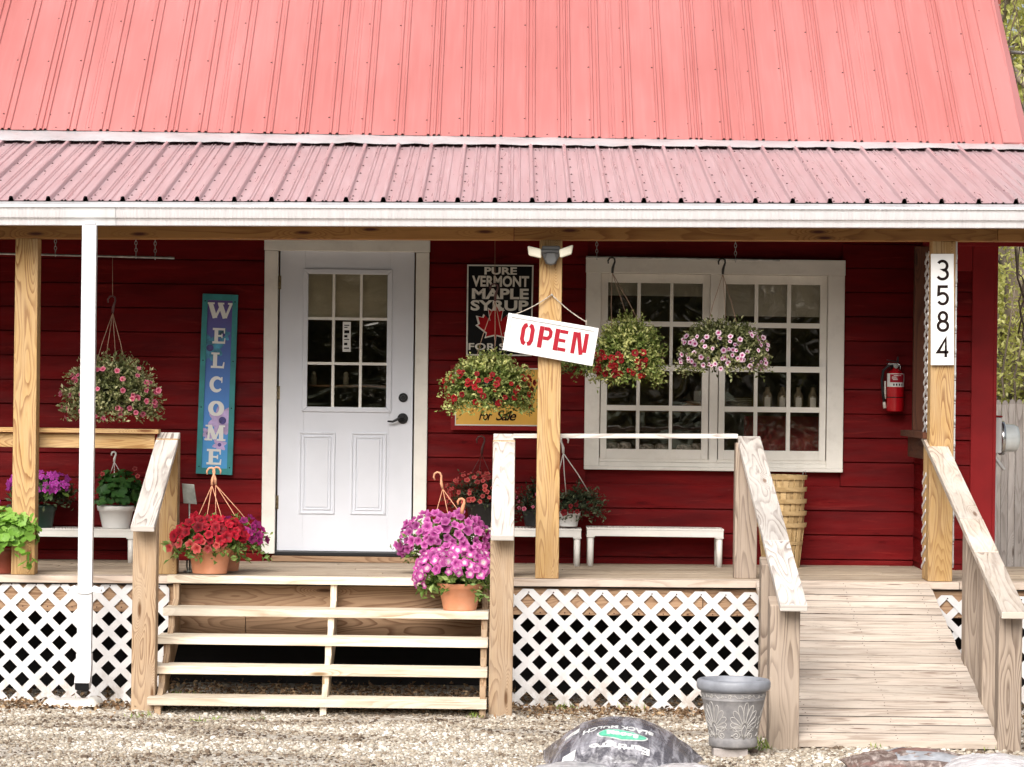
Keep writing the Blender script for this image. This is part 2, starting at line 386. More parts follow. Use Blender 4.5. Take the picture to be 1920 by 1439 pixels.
def gutter_mat():
    q = NT('white_gutter'); v = q.obj()
    w = q.n('TexWave', {'Vector': v, 'Scale': 14, 'Distortion': 1.5, 'Detail': 2}, bands_direction='X').outputs['Fac']
    n = q.noise(q.obj((40, 2, 4)), 1, 3)
    q.set(col=q.ramp(n, [(.35, (.54, .52, .53)), (.65, (.60, .58, .59))]), rough=.35)
    q.bump(w, .35, .003); return q.m
M['gutter'] = gutter_mat()
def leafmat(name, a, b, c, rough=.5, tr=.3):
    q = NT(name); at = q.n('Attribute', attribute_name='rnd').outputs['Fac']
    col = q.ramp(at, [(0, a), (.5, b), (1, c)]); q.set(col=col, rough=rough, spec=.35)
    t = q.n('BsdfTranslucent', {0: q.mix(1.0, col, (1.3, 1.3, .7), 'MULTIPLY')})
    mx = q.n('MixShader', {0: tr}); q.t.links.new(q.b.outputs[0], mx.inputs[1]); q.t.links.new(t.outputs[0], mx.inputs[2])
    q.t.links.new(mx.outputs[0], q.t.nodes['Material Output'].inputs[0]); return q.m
M['lf_basket'] = leafmat('basket_leaf', (.03, .05, .012), (.17, .23, .05), (.62, .62, .25))
M['lf_grey'] = leafmat('olive_leaf', (.025, .035, .012), (.15, .17, .06), (.52, .50, .28))
M['lf_bright'] = leafmat('geranium_leaf', (.07, .16, .02), (.18, .36, .05), (.36, .55, .14))
M['lf_mid'] = leafmat('green_leaf', (.015, .055, .012), (.045, .13, .03), (.11, .24, .06))
M['lf_dark'] = leafmat('dark_leaf', (.02, .03, .015), (.06, .08, .04), (.14, .16, .09))  # dark grey green leaf colour of the bench plants
M['lf_pet'] = leafmat('petunia_leaf', (.05, .11, .02), (.16, .26, .06), (.36, .46, .17))
M['lf_tree'] = leafmat('spring_tree_leaf', (.26, .28, .07), (.48, .48, .16), (.68, .66, .32), tr=.4)
M['lf_far'] = leafmat('dark_tree_leaf', (.04, .04, .02), (.14, .13, .07), (.34, .30, .18), tr=.2)
M['litter'] = leafmat('leaf_litter', (.08, .045, .025), (.22, .13, .07), (.42, .30, .18), rough=.85, tr=.05)
M['grass'] = leafmat('grass_blade', (.08, .14, .02), (.2, .3, .05), (.4, .45, .12))
def flowermat(name, stops, vein=None):
    q = NT(name); u = q.n('SeparateXYZ', {0: q.n('TexCoord').outputs['UV']})
    c = q.ramp(u.outputs[0], stops)
    rn = q.n('ObjectInfo').outputs['Random']
    c = q.mix(1.0, c, q.ramp(rn, [(0, (.50, .46, .50)), (.5, (.9, .88, .9)), (1, (1.1, 1.12, 1.12))]), 'MULTIPLY')
    if vein:
        s_ = q.math('SINE', q.math('MULTIPLY', u.outputs[1], 62.8)); c = q.mix(q.mr(s_, .7, 1, 0, .5), c, vein)
    q.set(col=c, rough=.6, spec=.25)
    t = q.n('BsdfTranslucent', {0: c}); mx = q.n('MixShader', {0: .3}); q.t.links.new(q.b.outputs[0], mx.inputs[1]); q.t.links.new(t.outputs[0], mx.inputs[2])
    q.t.links.new(mx.outputs[0], q.t.nodes['Material Output'].inputs[0]); return q.m
M['ceiling'] = plain('dark_ceiling_boards', (.05, .035, .025), .8)
M['f_red'] = flowermat('red_petunia', [(0, (.05, .004, .01)), (.25, (.22, .004, .012)), (1, (.48, .010, .03))])
M['f_calred'] = flowermat('small_red_flower', [(0, (.3, .2, .02)), (.2, (.16, .004, .006)), (1, (.40, .010, .014))])
M['f_calpink'] = flowermat('small_pink_flower', [(0, (.25, .02, .04)), (.35, (.42, .04, .10)), (1, (.70, .22, .30))])
M['f_calpale'] = flowermat('pale_pink_flower', [(0, (.35, .02, .12)), (.38, (.50, .08, .25)), (.55, (.78, .55, .66)), (1, (.82, .62, .72))])
M['f_mag'] = flowermat('magenta_petunia', [(0, (.12, .008, .08)), (.35, (.36, .03, .22)), (1, (.66, .20, .48))], (.30, .02, .24))
M['f_pinkw'] = flowermat('pink_and_white_petunia', [(0, (.7, .6, .25)), (.22, (.8, .7, .75)), (.42, (.74, .42, .60)), (.68, (.52, .06, .32)), (1, (.60, .12, .42))])
M['f_purp'] = flowermat('deep_purple_petunia', [(0, (.1, .004, .05)), (1, (.36, .02, .17))])
M['f_phlox'] = flowermat('magenta_flower', [(0, (.6, .2, .6)), (.4, (.46, .03, .36)), (1, (.64, .1, .55))])
M['f_coral'] = flowermat('coral_flower', [(0, (.2, .01, .01)), (.4, (.45, .04, .04)), (1, (.60, .14, .12))])
M['f_dkred'] = flowermat('dark_red_flower', [(0, (.06, .004, .004)), (1, (.22, .006, .01))])
def glassmat(name, wav=.08, tint=(.55, .52, .48), ior=1.55, sc=(2.2, 1, 3)):
    q = NT(name); n1 = q.noise(q.obj(sc), 1.6, 1, .4, .8)
    bm = q.n('Bump', {'Strength': wav, 'Distance': .05, 'Height': n1}).outputs[0]
    g = q.n('BsdfGlossy', {'Roughness': .015, 'Normal': bm, 'Color': (1, 1, 1, 1)}); t = q.n('BsdfTransparent', {0: (*tint, 1)})
    fr = q.n('Fresnel', {'IOR': ior, 'Normal': bm}).outputs[0]
    mx = q.n('MixShader', {0: q.math('MULTIPLY', fr, 1.7, clamp=True)}); q.t.links.new(t.outputs[0], mx.inputs[1]); q.t.links.new(g.outputs[0], mx.inputs[2])
    q.t.links.new(mx.outputs[0], q.t.nodes['Material Output'].inputs[0]); return q.m
M['glass'] = glassmat('window_glass', .03, (.9, .88, .84), 1.5)
M['doorglass'] = glassmat('door_glass', .08, (.9, .87, .8), 1.5, (1.5, 1, 4.5))
def ground_mat():
    q = NT('gravel_ground'); v = q.obj()
    vo = q.n('TexVoronoi', {'Vector': v, 'Scale': 45.0})
    cc = q.n('SeparateColor', {0: vo.outputs['Color']}).outputs[0]
    c = q.ramp(cc, [(0, (.22, .18, .14)), (.5, (.42, .37, .31)), (1, (.62, .58, .52))])
    c = q.mix(q.mr(q.noise(v, 1.4, 5, .65), .5, .7, 0, .6), c, (.20, .14, .09))
    yy = q.n('SeparateXYZ', {0: v}).outputs[1]   # the yard gives way to road and verge well in front of the porch
    gr = q.ramp(q.noise(v, .6, 5, .6), [(.35, (.035, .05, .02)), (.65, (.09, .11, .04))])
    c = q.mix(q.mr(q.math('ADD', yy, q.math('MULTIPLY', q.noise(v, .4, 3), 2.0)), -7.0, -8.0), c, (.055, .052, .05))
    c = q.mix(q.mr(yy, -24.0, -24.5), c, gr); c = q.mix(q.mr(yy, 11.0, 12.0), c, gr)
    q.set(col=c, rough=.9); q.bump(vo.outputs['Distance'], 1.0, -.012); return q.m
M['ground'] = ground_mat()
q = NT('pebble'); at = q.n('Attribute', attribute_name='rnd').outputs['Fac']
c = q.ramp(at, [(0, (.06, .04, .028)), (.22, (.16, .115, .08)), (.38, (.27, .22, .165)), (.62, (.38, .33, .265)), (.86, (.51, .47, .41)), (1, (.72, .69, .64))])
q.set(col=c, rough=.75, spec=.3); M['pebble'] = q.m

# ------------------------------------------------------------------ ground
def gz(x, y):
    b = min(.11, .04 * max(0, -y)) if y > -40 else .11
    if -2.3 < x < .1 and -1.15 < y < 1.3: b += .055 * min(1, (x + 2.3) * 5, (.1 - x) * 5, (y + 1.15) * 3.5)
    return b + .012 * noise.noise((x * 1.3, y * 1.3, 0)) + (.004 * noise.noise((x * 6, y * 6, 3)))
def build_ground():
    b = MB()
    xs = sorted(set([-400, -120, -40, -20, -12] + list(np.linspace(-8, 8, 90)) + [12, 20, 40, 120, 400]))
    ys = sorted(set([-400, -120, -40, -20, -12, -8] + list(np.linspace(-6, 2, 50)) + [4, 6, 10, 20, 40, 120, 400]))
    for y in ys:
        for x in xs: b.v.append((x, y, gz(x, y)))
    n = len(xs)
    for j in range(len(ys) - 1):
        for i in range(n - 1):
            b.f.append((j * n + i, j * n + i + 1, (j + 1) * n + i + 1, (j + 1) * n + i)); b.uv.append([(0, 0)] * 4); b.m.append(0); b.sm.append(True)
    tag(b.build('ground', M['ground']), 'pale gravel ground in front of the porch', 'ground', kind='structure')
build_ground()
ICO_V = None
def ico():
    t = (1 + 5 ** .5) / 2
    v = np.array([(-1, t, 0), (1, t, 0), (-1, -t, 0), (1, -t, 0), (0, -1, t), (0, 1, t), (0, -1, -t), (0, 1, -t), (t, 0, -1), (t, 0, 1), (-t, 0, -1), (-t, 0, 1)], float); v /= np.linalg.norm(v[0])
    f = np.array([(0, 11, 5), (0, 5, 1), (0, 1, 7), (0, 7, 10), (0, 10, 11), (1, 5, 9), (5, 11, 4), (11, 10, 2), (10, 7, 6), (7, 1, 8), (3, 9, 4), (3, 4, 2), (3, 2, 6), (3, 6, 8), (3, 8, 9), (4, 9, 5), (2, 4, 11), (6, 2, 10), (8, 6, 7), (9, 8, 1)])
    return v, f
def pebbles():
    N = 135000
    x = rng.uniform(-4.2, 4.2, N); y = -4.3 + 4.6 * rng.random(N) ** 1.0
    r = rng.lognormal(math.log(.0056), .45, N).clip(.0028, .020)
    big = (x > 1.2) & (x < 3.2) & (y < -2.9); r[big] *= 1.25
    # thin out in brown patches near the lattice
    dens = np.array([noise.noise((a * .9, b_ * 1.7, 5)) for a, b_ in zip(x, y)])
    keep = (rng.random(N) < np.clip(1.0 + dens * 1.9 - np.clip((y + .9) / .9, 0, 1) * .55, .12, 1)) & ~((x > 1.45) & (x < 2.65) & (y > -2.95))
    x, y, r, dens = x[keep], y[keep], r[keep], dens[keep]; n = len(x)
    z = np.array([gz(a, b_) for a, b_ in zip(x, y)]) + r * .25
    v, f = ico(); ang = rng.uniform(0, 6.28, n); sc = np.stack([rng.uniform(.8, 1.4, n), rng.uniform(.7, 1.1, n), rng.uniform(.5, .85, n)], 1) * r[:, None]
    V = v[None] * (1 + rng.uniform(-.18, .18, (n, 12, 1))) * sc[:, None, :]
    ca, sa = np.cos(ang)[:, None], np.sin(ang)[:, None]
    X = V[..., 0] * ca - V[..., 1] * sa; Y = V[..., 0] * sa + V[..., 1] * ca
    V = np.stack([X + x[:, None], Y + y[:, None], V[..., 2] + z[:, None]], 2).reshape(-1, 3)
    F = (f[None] + (np.arange(n) * 12)[:, None, None]).reshape(-1, 3)
    a = np.clip(rng.beta(2.2, 2.0, n) + np.clip(dens, -1, .2) * .8 - np.clip((y + .6) * .35, 0, .3), 0, 1)
    tag(np_mesh('gravel', V, F, M['pebble'], attr=np.repeat(a, 20)), 'loose pale gravel stones covering the yard', 'gravel', kind='stuff')
pebbles()
def quads_cloud(C, Dr, Up, L, Wd, fold=.25):
    """diamond leaves: C base (n,3), Dr direction, Up normal, L length, Wd width"""
    Dr = Dr / (np.linalg.norm(Dr, axis=1, keepdims=True) + 1e-9); S = np.cross(Dr, Up); S /= (np.linalg.norm(S, axis=1, keepdims=True) + 1e-9); U = np.cross(S, Dr)
    L = L[:, None]; Wd = Wd[:, None]
    v = np.stack([C, C + Dr * L * .5 - S * Wd * .5 + U * Wd * fold, C + Dr * L - U * L * .12, C + Dr * L * .5 + S * Wd * .5 + U * Wd * fold], 1).reshape(-1, 3)
    n = len(C); f = np.array([(0, 1, 2), (0, 2, 3)])[None] + (np.arange(n) * 4)[:, None, None]
    return v, f.reshape(-1, 3)
def litter():
    n = 9000
    x = rng.uniform(-3.9, 3.9, n); y = np.where(rng.random(n) < .6, rng.uniform(-.5, 1.4, n), rng.normal(-.45, .35, n))
    m = (x > -2.1) & (x < -.1); y = np.where(m & (rng.random(n) < .7), rng.uniform(-1.0, .6, n), y)
    keep = ~((x > 1.45) & (x < 2.65)) & (y > -2.5); x, y = x[keep], y[keep]; n = len(x)
    z = np.array([gz(a, b_) for a, b_ in zip(x, y)]) + rng.uniform(.008, .03, n)
    C = np.stack([x, y, z], 1); Dr = rng.normal(size=(n, 3)) * (1, 1, .35); Up = rng.normal(size=(n, 3)) * .5 + (0, 0, 1)
    V, F = quads_cloud(C, Dr, Up, rng.uniform(.015, .05, n), rng.uniform(.008, .028, n), .4)
    tag(np_mesh('leaf_litter', V, F, M['litter'], attr=np.repeat(rng.random(n), 2)), 'dry brown leaf litter below the deck and along the lattice', 'leaf litter', kind='stuff')
litter()
def tufts():
    C = []; 
    for (px, py, D, k, s) in ((345, 1300, 19.3, 160, .06), (370, 1303, 19.2, 60, .04), (405, 1358, 18.6, 14, .03), (375, 1370, 18.4, 12, .03), (480, 1352, 18.6, 18, .03), (255, 1345, 18.7, 24, .04), (1415, 1400, 16.9, 60, .05), (1420, 1380, 17.2, 40, .05), (1640, 1382, 16.99, 10, .025), (1855, 1385, 17.02, 14, .03), (885, 1335, 18.9, 20, .035), (140, 1312, 19.8, 30, .04), (1060, 1322, 19.8, 25, .05), (1190, 1325, 19.8, 18, .05)):
        p = P(px, py, D); g = gz(p.x, p.y)
        for _ in range(k): C.append((p.x + rng.normal() * s, p.y + rng.normal() * s, g + .004, s))
    C = np.array(C); n = len(C); Dr = rng.normal(size=(n, 3)) * .5 + (0, 0, 1)
    V, F = quads_cloud(C[:, :3], Dr, rng.normal(size=(n, 3)), C[:, 3] * rng.uniform(.5, 1.4, n), np.full(n, .006), .1)
    tag(np_mesh('grass', V, F, M['grass'], attr=np.repeat(rng.random(n), 2)), 'small green weeds and grass tufts in the gravel', 'grass', kind='stuff')
tufts()

# ------------------------------------------------------------------ house
house = thing('house', 'red clapboard house with red metal roof, white door and white window', 'house', (0, 1.73, 0))
WD = 21.73; WY = 1.73
XL = -6.5; XIN = 2.72; XC = 3.18; BY = 1.30
dX0, dX1, dZ0, dZ1 = rect(522.5, 471.7, 774, 1034, WD, cy=750)
cX0, cX1, _, cZ1 = rect(494, 449, 802, 1040, WD, cy=750)
wX0, wX1, wZ0, wZ1 = rect(1097, 486, 1581, 883, WD, cx=1340, cy=686)
iX0, iX1, iZ0, iZ1 = rect(1125, 515, 1550, 868, WD, cx=1340, cy=686)
PITCH = .1637; Z0B = 1.84 - PITCH * 7
def siding(b, x0, x1, y, holes, z_hi, seams=True):
    k = 0
    while True:
        z0 = Z0B + k * PITCH; z1 = z0 + PITCH; k += 1
        if z0 > z_hi: break
        if z1 < .72: continue
        iv = [(x0, x1)]
        for hx0, hx1, hz0, hz1 in holes:
            if z1 > hz0 + .03 and z0 < hz1 - .03:
                nv = []
                for a, c in iv:
                    if hx0 > a: nv.append((a, min(c, hx0)))
                    if hx1 < c: nv.append((max(a, hx1), c))
                iv = [q_ for q_ in nv if q_[1] - q_[0] > .01]
        for a, c in iv:
            cuts = [a, c]
            if seams and c - a > 1.6 and random.random() < .5: cuts.insert(1, random.uniform(a + .5, c - .5))
            for p, q_ in zip(cuts, cuts[1:]):
                j = random.uniform(-.0015, .0015); g = .006 + random.random() * .003
                b.hexa([(p, y - .016 + j, z0 + g), (q_, y - .016 + j, z0 + g), (q_, y - .003, z1), (p, y - .003, z1), (p, y + .02, z0 + g), (q_, y + .02, z0 + g), (q_, y + .02, z1), (p, y + .02, z1)])
b = MB()
siding(b, XL, XIN, WY, [(cX0 + .01, cX1 - .01, 0, cZ1 - .01), (wX0 + .01, wX1 - .01, wZ0 + .01, wZ1 - .01)], 3.2)
siding(b, XIN, XC - .14, BY, [], 2.78, False)
# backing sheets with the openings left free
y = WY + .022
def sheet(b, x0, x1, z0, z1, y0, y1): b.box(x0, x1, y0, y1, z0, z1)
for (x0, x1, z0, z1) in ((XL, dX0 - .02, .1, 3.4), (dX0 - .02, dX1 + .02, dZ1 + .02, 3.4), (dX1 + .02, iX0 - .01, .1, 3.4), (iX0 - .01, iX1 + .01, .1, iZ0 - .01), (iX0 - .01, iX1 + .01, iZ1 + .01, 3.4), (iX1 + .01, XIN, .1, 3.4), (dX0 - .02, dX1 + .02, .1, .76)):
    sheet(b, x0, x1, z0, z1, y, y + .08)
# side return of the bump-out, side wall, back wall
b.box(XIN, XC - .01, BY + .022, BY + .08, .1, 3.35)
b.box(XIN + .012, XIN + .05, BY + .08, WY + .1, .1, 3.4)
k = 0
for k in range(22):
    z0 = Z0B + k * PITCH
    if z0 < .6 or z0 > 3.1: continue
    b.hexa([(XIN - .004, BY - .01, z0 + .004), (XIN + .011, BY - .01, z0 + .004), (XIN + .011, BY - .01, z0 + PITCH), (XIN + .006, BY - .01, z0 + PITCH), (XIN - .004, WY, z0 + .004), (XIN + .011, WY, z0 + .004), (XIN + .011, WY, z0 + PITCH), (XIN + .006, WY, z0 + PITCH)])
def gable(b, x0, x1):
    pts = [(BY + .08, .1), (10.5, .1), (10.5, 3.62), (6.5, 6.6), (2.45, 3.65), (BY + .08, 3.3)]
    b.prism(pts, lambda a, c, h: (x0 + h, a, c), x1 - x0)
gable(b, XC - .05, XC - .005); gable(b, XL, XL + .05)
b.box(XL, XC - .05, 10.45, 10.5, .1, 3.62)
for k in range(24):
    z0 = Z0B + k * PITCH
    if z0 < .1 or z0 > 3.1: continue
    b.hexa([(XC - .006, BY + .12, z0 + .004), (XC + .012, BY + .12, z0 + .004), (XC + .004, BY + .12, z0 + PITCH), (XC - .006, BY + .12, z0 + PITCH), (XC - .006, 10.4, z0 + .004), (XC + .012, 10.4, z0 + .004), (XC + .004, 10.4, z0 + PITCH), (XC - .006, 10.4, z0 + PITCH)])
b.build('wall', M['siding'], house)
b = MB()
x0 = P(1822, 600, 21.3).x
b.box(x0, XC, BY - .022, BY + .02, .1, 3.35); b.box(XC, XC + .022, BY - .022, BY + .12, .1, 3.35)
b.box(XIN - .02, XC + .9, BY - .05, BY - .024, P(1850, 462, 21.25).z, P(1850, 440, 21.25).z + .12)
b.box(XIN - .01, x0 - .002, BY - .02, BY - .001, 2.80, 3.0)
b.build('corner_board', M['redtrim'], house, bevel=.003)
b = MB()   # trim at the foot of the wall
b.box(XL, dX0 - .1, WY - .022, WY - .004, .8, .835); b.box(dX1 + .1, XIN - .01, WY - .022, WY - .004, .81, .845)
b.box(XIN + .0, x0 - .002, BY - .022, BY - .0165, .81, .86)
b.build('base_trim', M['siding'], house)
# interior
b = MB()
b.box(XL + .1, XC - .1, 5.4, 5.45, .7, 3.6); b.box(XL + .1, XC - .1, 1.86, 5.4, .7, .76); b.box(XL + .1, XC - .1, 1.86, 5.4, 3.3, 3.35)
b.box(1.9 + .8, 1.94 + .8, 1.86, 5.4, .76, 3.3); b.box(-.35, -.3, 1.86, 5.4, .76, 3.3)
b.build('interior_wall', M['inner'], house)

# door -------------------------------------------------------------
b = MB(); yF = WY - .045
b.box(cX0, dX0 - .012, yF, WY + .03, dZ0 - .02, cZ1 - .085); b.box(dX1 + .012, cX1, yF, WY + .03, dZ0 - .02, cZ1 - .085)
b.box(cX0 - .004, cX1 + .004, yF - .004, WY + .03, cZ1 - .083, cZ1)
b.build('door_frame', M['trim'], house, bevel=.004)
def dr(x0, y0, x1, y1): return rect(x0, y0, x1, y1, WD, cx=650, cy=750)
b = MB(); YS = WY - .005; YB = WY + .035
gx0, gx1, gz0, gz1 = dr(570, 509, 730, 769.5)
b.box(dX0, gx0, YS, YB, dZ0, dZ1); b.box(gx1, dX1, YS, YB, dZ0, dZ1); b.box(gx0, gx1, YS, YB, gz1, dZ1); b.box(gx0, gx1, YS, YB, dZ0, gz0)
door = b.build('door', M['doorwhite'], house, bevel=.002)
b = MB()
for (x0, x1) in ((564, 628), (661, 724)):
    a, c, d, e = dr(x0, 813, x1, 963)
    for ins, h, w in ((0, .010, .012), (.026, .008, .009)):
        A, Cc, Dd, E = a + ins, c - ins, d + ins, e - ins
        fr = lambda x, z, t: (x, YS - t, z)
        b.ribbon([(A, Dd), (Cc, Dd), (Cc, E), (A, E)], w, fr, h, closed=True)
    b.box(a + .04, c - .04, YS - .006, YS + .001, d + .04, e - .04)
b.build('panel_moulding', M['doorwhite'], door, bevel=.003)
b = MB()
fr = lambda x, z, t: (x, YS - t, z)
b.ribbon([(gx0 + .004, gz0 + .004), (gx1 - .004, gz0 + .004), (gx1 - .004, gz1 - .004), (gx0 + .004, gz1 - .004)], .034, fr, .014, closed=True)
b.build('glass_frame', M['doorwhite'], door, bevel=.004)
b = MB()
for xx in (623.7, 675.2):
    X = dr(xx, 0, xx, 0)[0]; b.box(X - .009, X + .009, YS - .010, YB - .005, gz0 + .012, gz1 - .012)
for yy in (598.2, 682.3):
    Z = dr(0, yy, 0, yy)[2]; b.box(gx0 + .012, gx1 - .012, YS - .0105, YB - .0045, Z - .009, Z + .009)
b.build('grille', M['trim'], door)
b = MB(); b.box(gx0 + .002, gx1 - .002, YS + .012, YS + .016, gz0 + .002, gz1 - .002); b.build('pane', M['doorglass'], door)
b = MB(); z_ = dr(0, 598, 0, 598)[2]
b.grid(30, 12, lambda u, v: (gx0 + (gx1 - gx0) * u, YB + .016 + .012 * noise.noise((u * 5, v * 4, 1)) + .006 * noise.noise((u * 15, v * 11, 1)), z_ - .005 + (gz1 - z_) * v), sm=True)
b.build('door_blind', M['blind'], house)
b = MB(); X0, X1, A, B = dr(641, 604, 656, 660); b.box(X0, X1, YS + .0085, YS + .011, A, B)
notice = b.build('notice', M['paper'], door)
for i, (f0, f1) in enumerate(((.1, .14), (.22, .30), (.4, .43), (.48, .56), (.62, .72), (.8, .83), (.87, .9))):
    b = MB(); b.box(X0 + .010, X1 - .010 - .012 * (i % 2), YS + .0068, YS + .0086, A + (B - A) * f0, A + (B - A) * f1)
    b.build('printed_line', M['black'], notice)
# deadbolt, lever, hinges
def cyl(b, c, r, L, axis='y', n=24, rs=None, m=0):
    c = Vector(c); d = {'y': Vector((0, 1, 0)), 'x': Vector((1, 0, 0)), 'z': Vector((0, 0, 1))}[axis]
    b.tube([c, c + d * L], r, n, m)
b = MB(); c = P(756, 746, WD - .01); c.y = YS
b.tube([c + Vector((0, 0, 0)), c - Vector((0, .010, 0)), c - Vector((0, .016, 0))], [.031, .031, .026], 28); b.tube([c - Vector((0, .016, 0)), c - Vector((0, .026, 0))], [.017, .015], 20)
b.build('deadbolt', M['blackmetal'], door)
b = MB(); c = P(755, 785, WD - .01); c.y = YS
b.tube([c, c - Vector((0, .010, 0)), c - Vector((0, .015, 0))], [.036, .036, .03], 28); b.tube([c, c - Vector((0, .05, 0))], [.012, .011], 14)
b.tube([c + Vector((.004, -.05, 0)), c + Vector((-.03, -.052, -.004)), c + Vector((-.065, -.052, -.022)), c + Vector((-.10, -.05, -.020))], [.011, .010, .008, .006], 10)
b.build('door_handle', M['blackmetal'], door)
for yy in (530, 737, 942):
    c = P(521, yy, WD); b = MB(); x_ = dX0 - .006
    for kk in range(3): b.tube([(x_, YS - .008, c.z - .045 + kk * .031), (x_, YS - .008, c.z - .045 + kk * .031 + .029)], .0065, 10)
    b.box(x_ - .012, x_ + .014, YS - .003, YS + .004, c.z - .046, c.z + .046); b.build('hinge', M['brass'], door)
b = MB(); b.box(dX0 - .01, dX1 + .01, WY - .055, WY + .03, dZ0 - .03, dZ0 - .003); b.build('threshold', M['blackmetal'], house, bevel=.004)
b = MB(); b.box(dX0 - .03, dX1 + .05, WY - .10, WY - .0, .805, dZ0 - .032); b.build('door_sill', M['rim'], house, bevel=.004)

# window -----------------------------------------------------------
def wr(x0, y0, x1, y1): return rect(x0, y0, x1, y1, WD, cx=1340, cy=686)
b = MB(); yF = WY - .05
b.box(wX0, iX0, yF, WY + .05, wZ0 + .025, iZ1); b.box(iX1, wX1, yF, WY + .05, wZ0 + .025, iZ1); b.box(wX0 - .003, wX1 + .003, yF - .003, WY + .05, iZ1, wZ1)
b.box(wX0, wX1, yF - .012, WY + .06, wZ0, wZ0 + .025); b.box(iX0, iX1, yF + .01, WY + .05, wZ0 + .025, iZ0); b.box(iX0, iX1, WY - .03, WY + .05, iZ0, wr(0, 861.5, 0, 861.5)[2])
mX0, mX1, _, _ = wr(1330, 0, 1346, 0); b.box(mX0, mX1, yF + .008, WY + .05, iZ0, iZ1)
frame_o = b.build('window', M['trim'], house, bevel=.004)
def sash(cols, rows, x0, x1, z0, z1, yf, name='sash'):
    bb = MB(); cx = [(wr(a, 0, a, 0)[0], wr(c_, 0, c_, 0)[0]) for a, c_ in cols]; cz = [(wr(0, c_, 0, c_)[2], wr(0, a, 0, a)[2]) for a, c_ in rows]
    bb.box(x0, cx[0][0], yf, yf + .035, z0, z1); bb.box(cx[-1][1], x1, yf, yf + .035, z0, z1)
    bb.box(cx[0][0], cx[-1][1], yf + .001, yf + .034, z0, cz[-1][0]); bb.box(cx[0][0], cx[-1][1], yf + .001, yf + .034, cz[0][1], z1)
    for i in range(2): bb.box(cx[i][1], cx[i + 1][0], yf + .004, yf + .03, cz[-1][0], cz[0][1])
    for i in range(len(cz) - 1): bb.box(cx[0][0], cx[-1][1], yf + .0045, yf + .0295, cz[i + 1][1], cz[i][0])
    o = bb.build(name, M['trim'], frame_o, bevel=.002)
    pb = MB(); pb.box(cx[0][0] - .004, cx[-1][1] + .004, yf + .016, yf + .019, cz[-1][0] - .004, cz[0][1] + .004)
    pb.build('pane', M['glass'], frame_o)
zm0, zm1 = wr(0, 697, 0, 697)[2], wr(0, 686, 0, 686)[2]
LCOL = [(1138.5, 1193.5), (1200, 1255), (1261, 1316)]; RCOL = [(1359, 1413.5), (1420.5, 1474.5), (1482, 1536.5)]
for cols, xa, xb in ((LCOL, iX0, mX0), (RCOL, mX1, iX1)):
    sash(cols, [(532.5, 604.5), (614, 686)], xa + .002, xb - .002, zm0 + .002, iZ1 - .002, WY + .0)
    sash(cols, [(697, 762), (772, 844)], xa + .006, xb - .006, wr(0, 862, 0, 862)[2], zm1, WY - .037)
# blinds inside
for (a, c_, yb_, yy) in ((1132, 1322, 553, WY + .062), (1352, 1544, 589, WY + .062)):
    X0, X1, zz0, zz1 = wr(a, 525, c_, yb_); b = MB(); b.box(X0, X1, yy, yy + .004, zz0, zz1); b.box(X0, X1, yy - .006, yy + .01, zz0 - .012, zz0); b.build('window_blind', M['blind'], house)
# main roof --------------------------------------------------------
RZ0 = P(960, 257, 22.45).z; SL = .743; Y0 = 2.45; YR = 6.5
def extrude_roof(b, prof, xs_end, f0, f1, m=0, sm=False):
    """prof list (x, h); f0/f1: x,h -> point at lower and upper end"""
    n = len(prof); base = len(b.v)
    for x, h in prof: b.v.append(tuple(f0(x, h))); 
    for x, h in prof: b.v.append(tuple(f1(x, h)))
    for i in range(n - 1):
        b.f.append((base + i, base + i + 1, base + n + i + 1, base + n + i)); b.uv.append([(0, 0)] * 4); b.m.append(m); b.sm.append(sm)
def rprof():
    p = []; pitch = 61.5 * 22.45 / FPX
    x0 = P(71, 490, 22.45).x
    k0 = int((XL - .3 - x0) / pitch) - 1; k = k0
    while True:
        c = x0 + k * pitch
        if c > 3.38: break
        if c > XL - .3:
            for d in (-.030, .016) if k % 4 else (-.034, .008, .040):
                p += [(c + d - .012, 0), (c + d - .006, .014), (c + d + .006, .014), (c + d + .012, 0)]
            if k % 4 == 1:
                for d in (.085, .105, .125): p += [(c + d - .004, 0), (c + d, .003), (c + d + .004, 0)]
        k += 1
    p = [(XL - .35, 0)] + [q_ for q_ in p if q_[0] > XL - .34] + [(3.41, 0)]
    return p, x0, pitch
rp, rx0, rpitch = rprof(); nrm = Vector((0, -SL, 1)).normalized()
kz = -.002
f0 = lambda x, h: Vector((x, Y0, RZ0 + kz * x)) + nrm * h
f1 = lambda x, h: Vector((x, YR, RZ0 + (YR - Y0) * SL + kz * x)) + nrm * h
b = MB(); extrude_roof(b, rp, None, f0, f1)
b.v_ = None
# underside and far slope
b.poly([(XL - .35, Y0, RZ0 - .04), (3.41, Y0, RZ0 - .04), (3.41, YR, RZ0 - .04 + (YR - Y0) * SL), (XL - .35, YR, RZ0 - .04 + (YR - Y0) * SL)])
b.box(XL - .35, 3.41, Y0 + .0, Y0 + .012, RZ0 - .045, RZ0 - .006)
b.poly([(XL - .35, YR, RZ0 + (YR - Y0) * SL), (3.5, YR, RZ0 + (YR - Y0) * SL), (3.5, 10.7, RZ0 - .1), (XL - .35, 10.7, RZ0 - .1)])
xx = rx0; k = int((XL - rx0) / rpitch) - 1
def screw(b, p, n_, r=.006, m=1):
    a = n_.orthogonal().normalized(); c_ = n_.cross(a); L = []
    for i in range(6): L.append(p + a * r * math.cos(i * 1.047) + c_ * r * math.sin(i * 1.047))
    t = p + n_ * r * .9
    for i in range(6): b.poly([L[i], L[(i + 1) % 6], t], m=m)
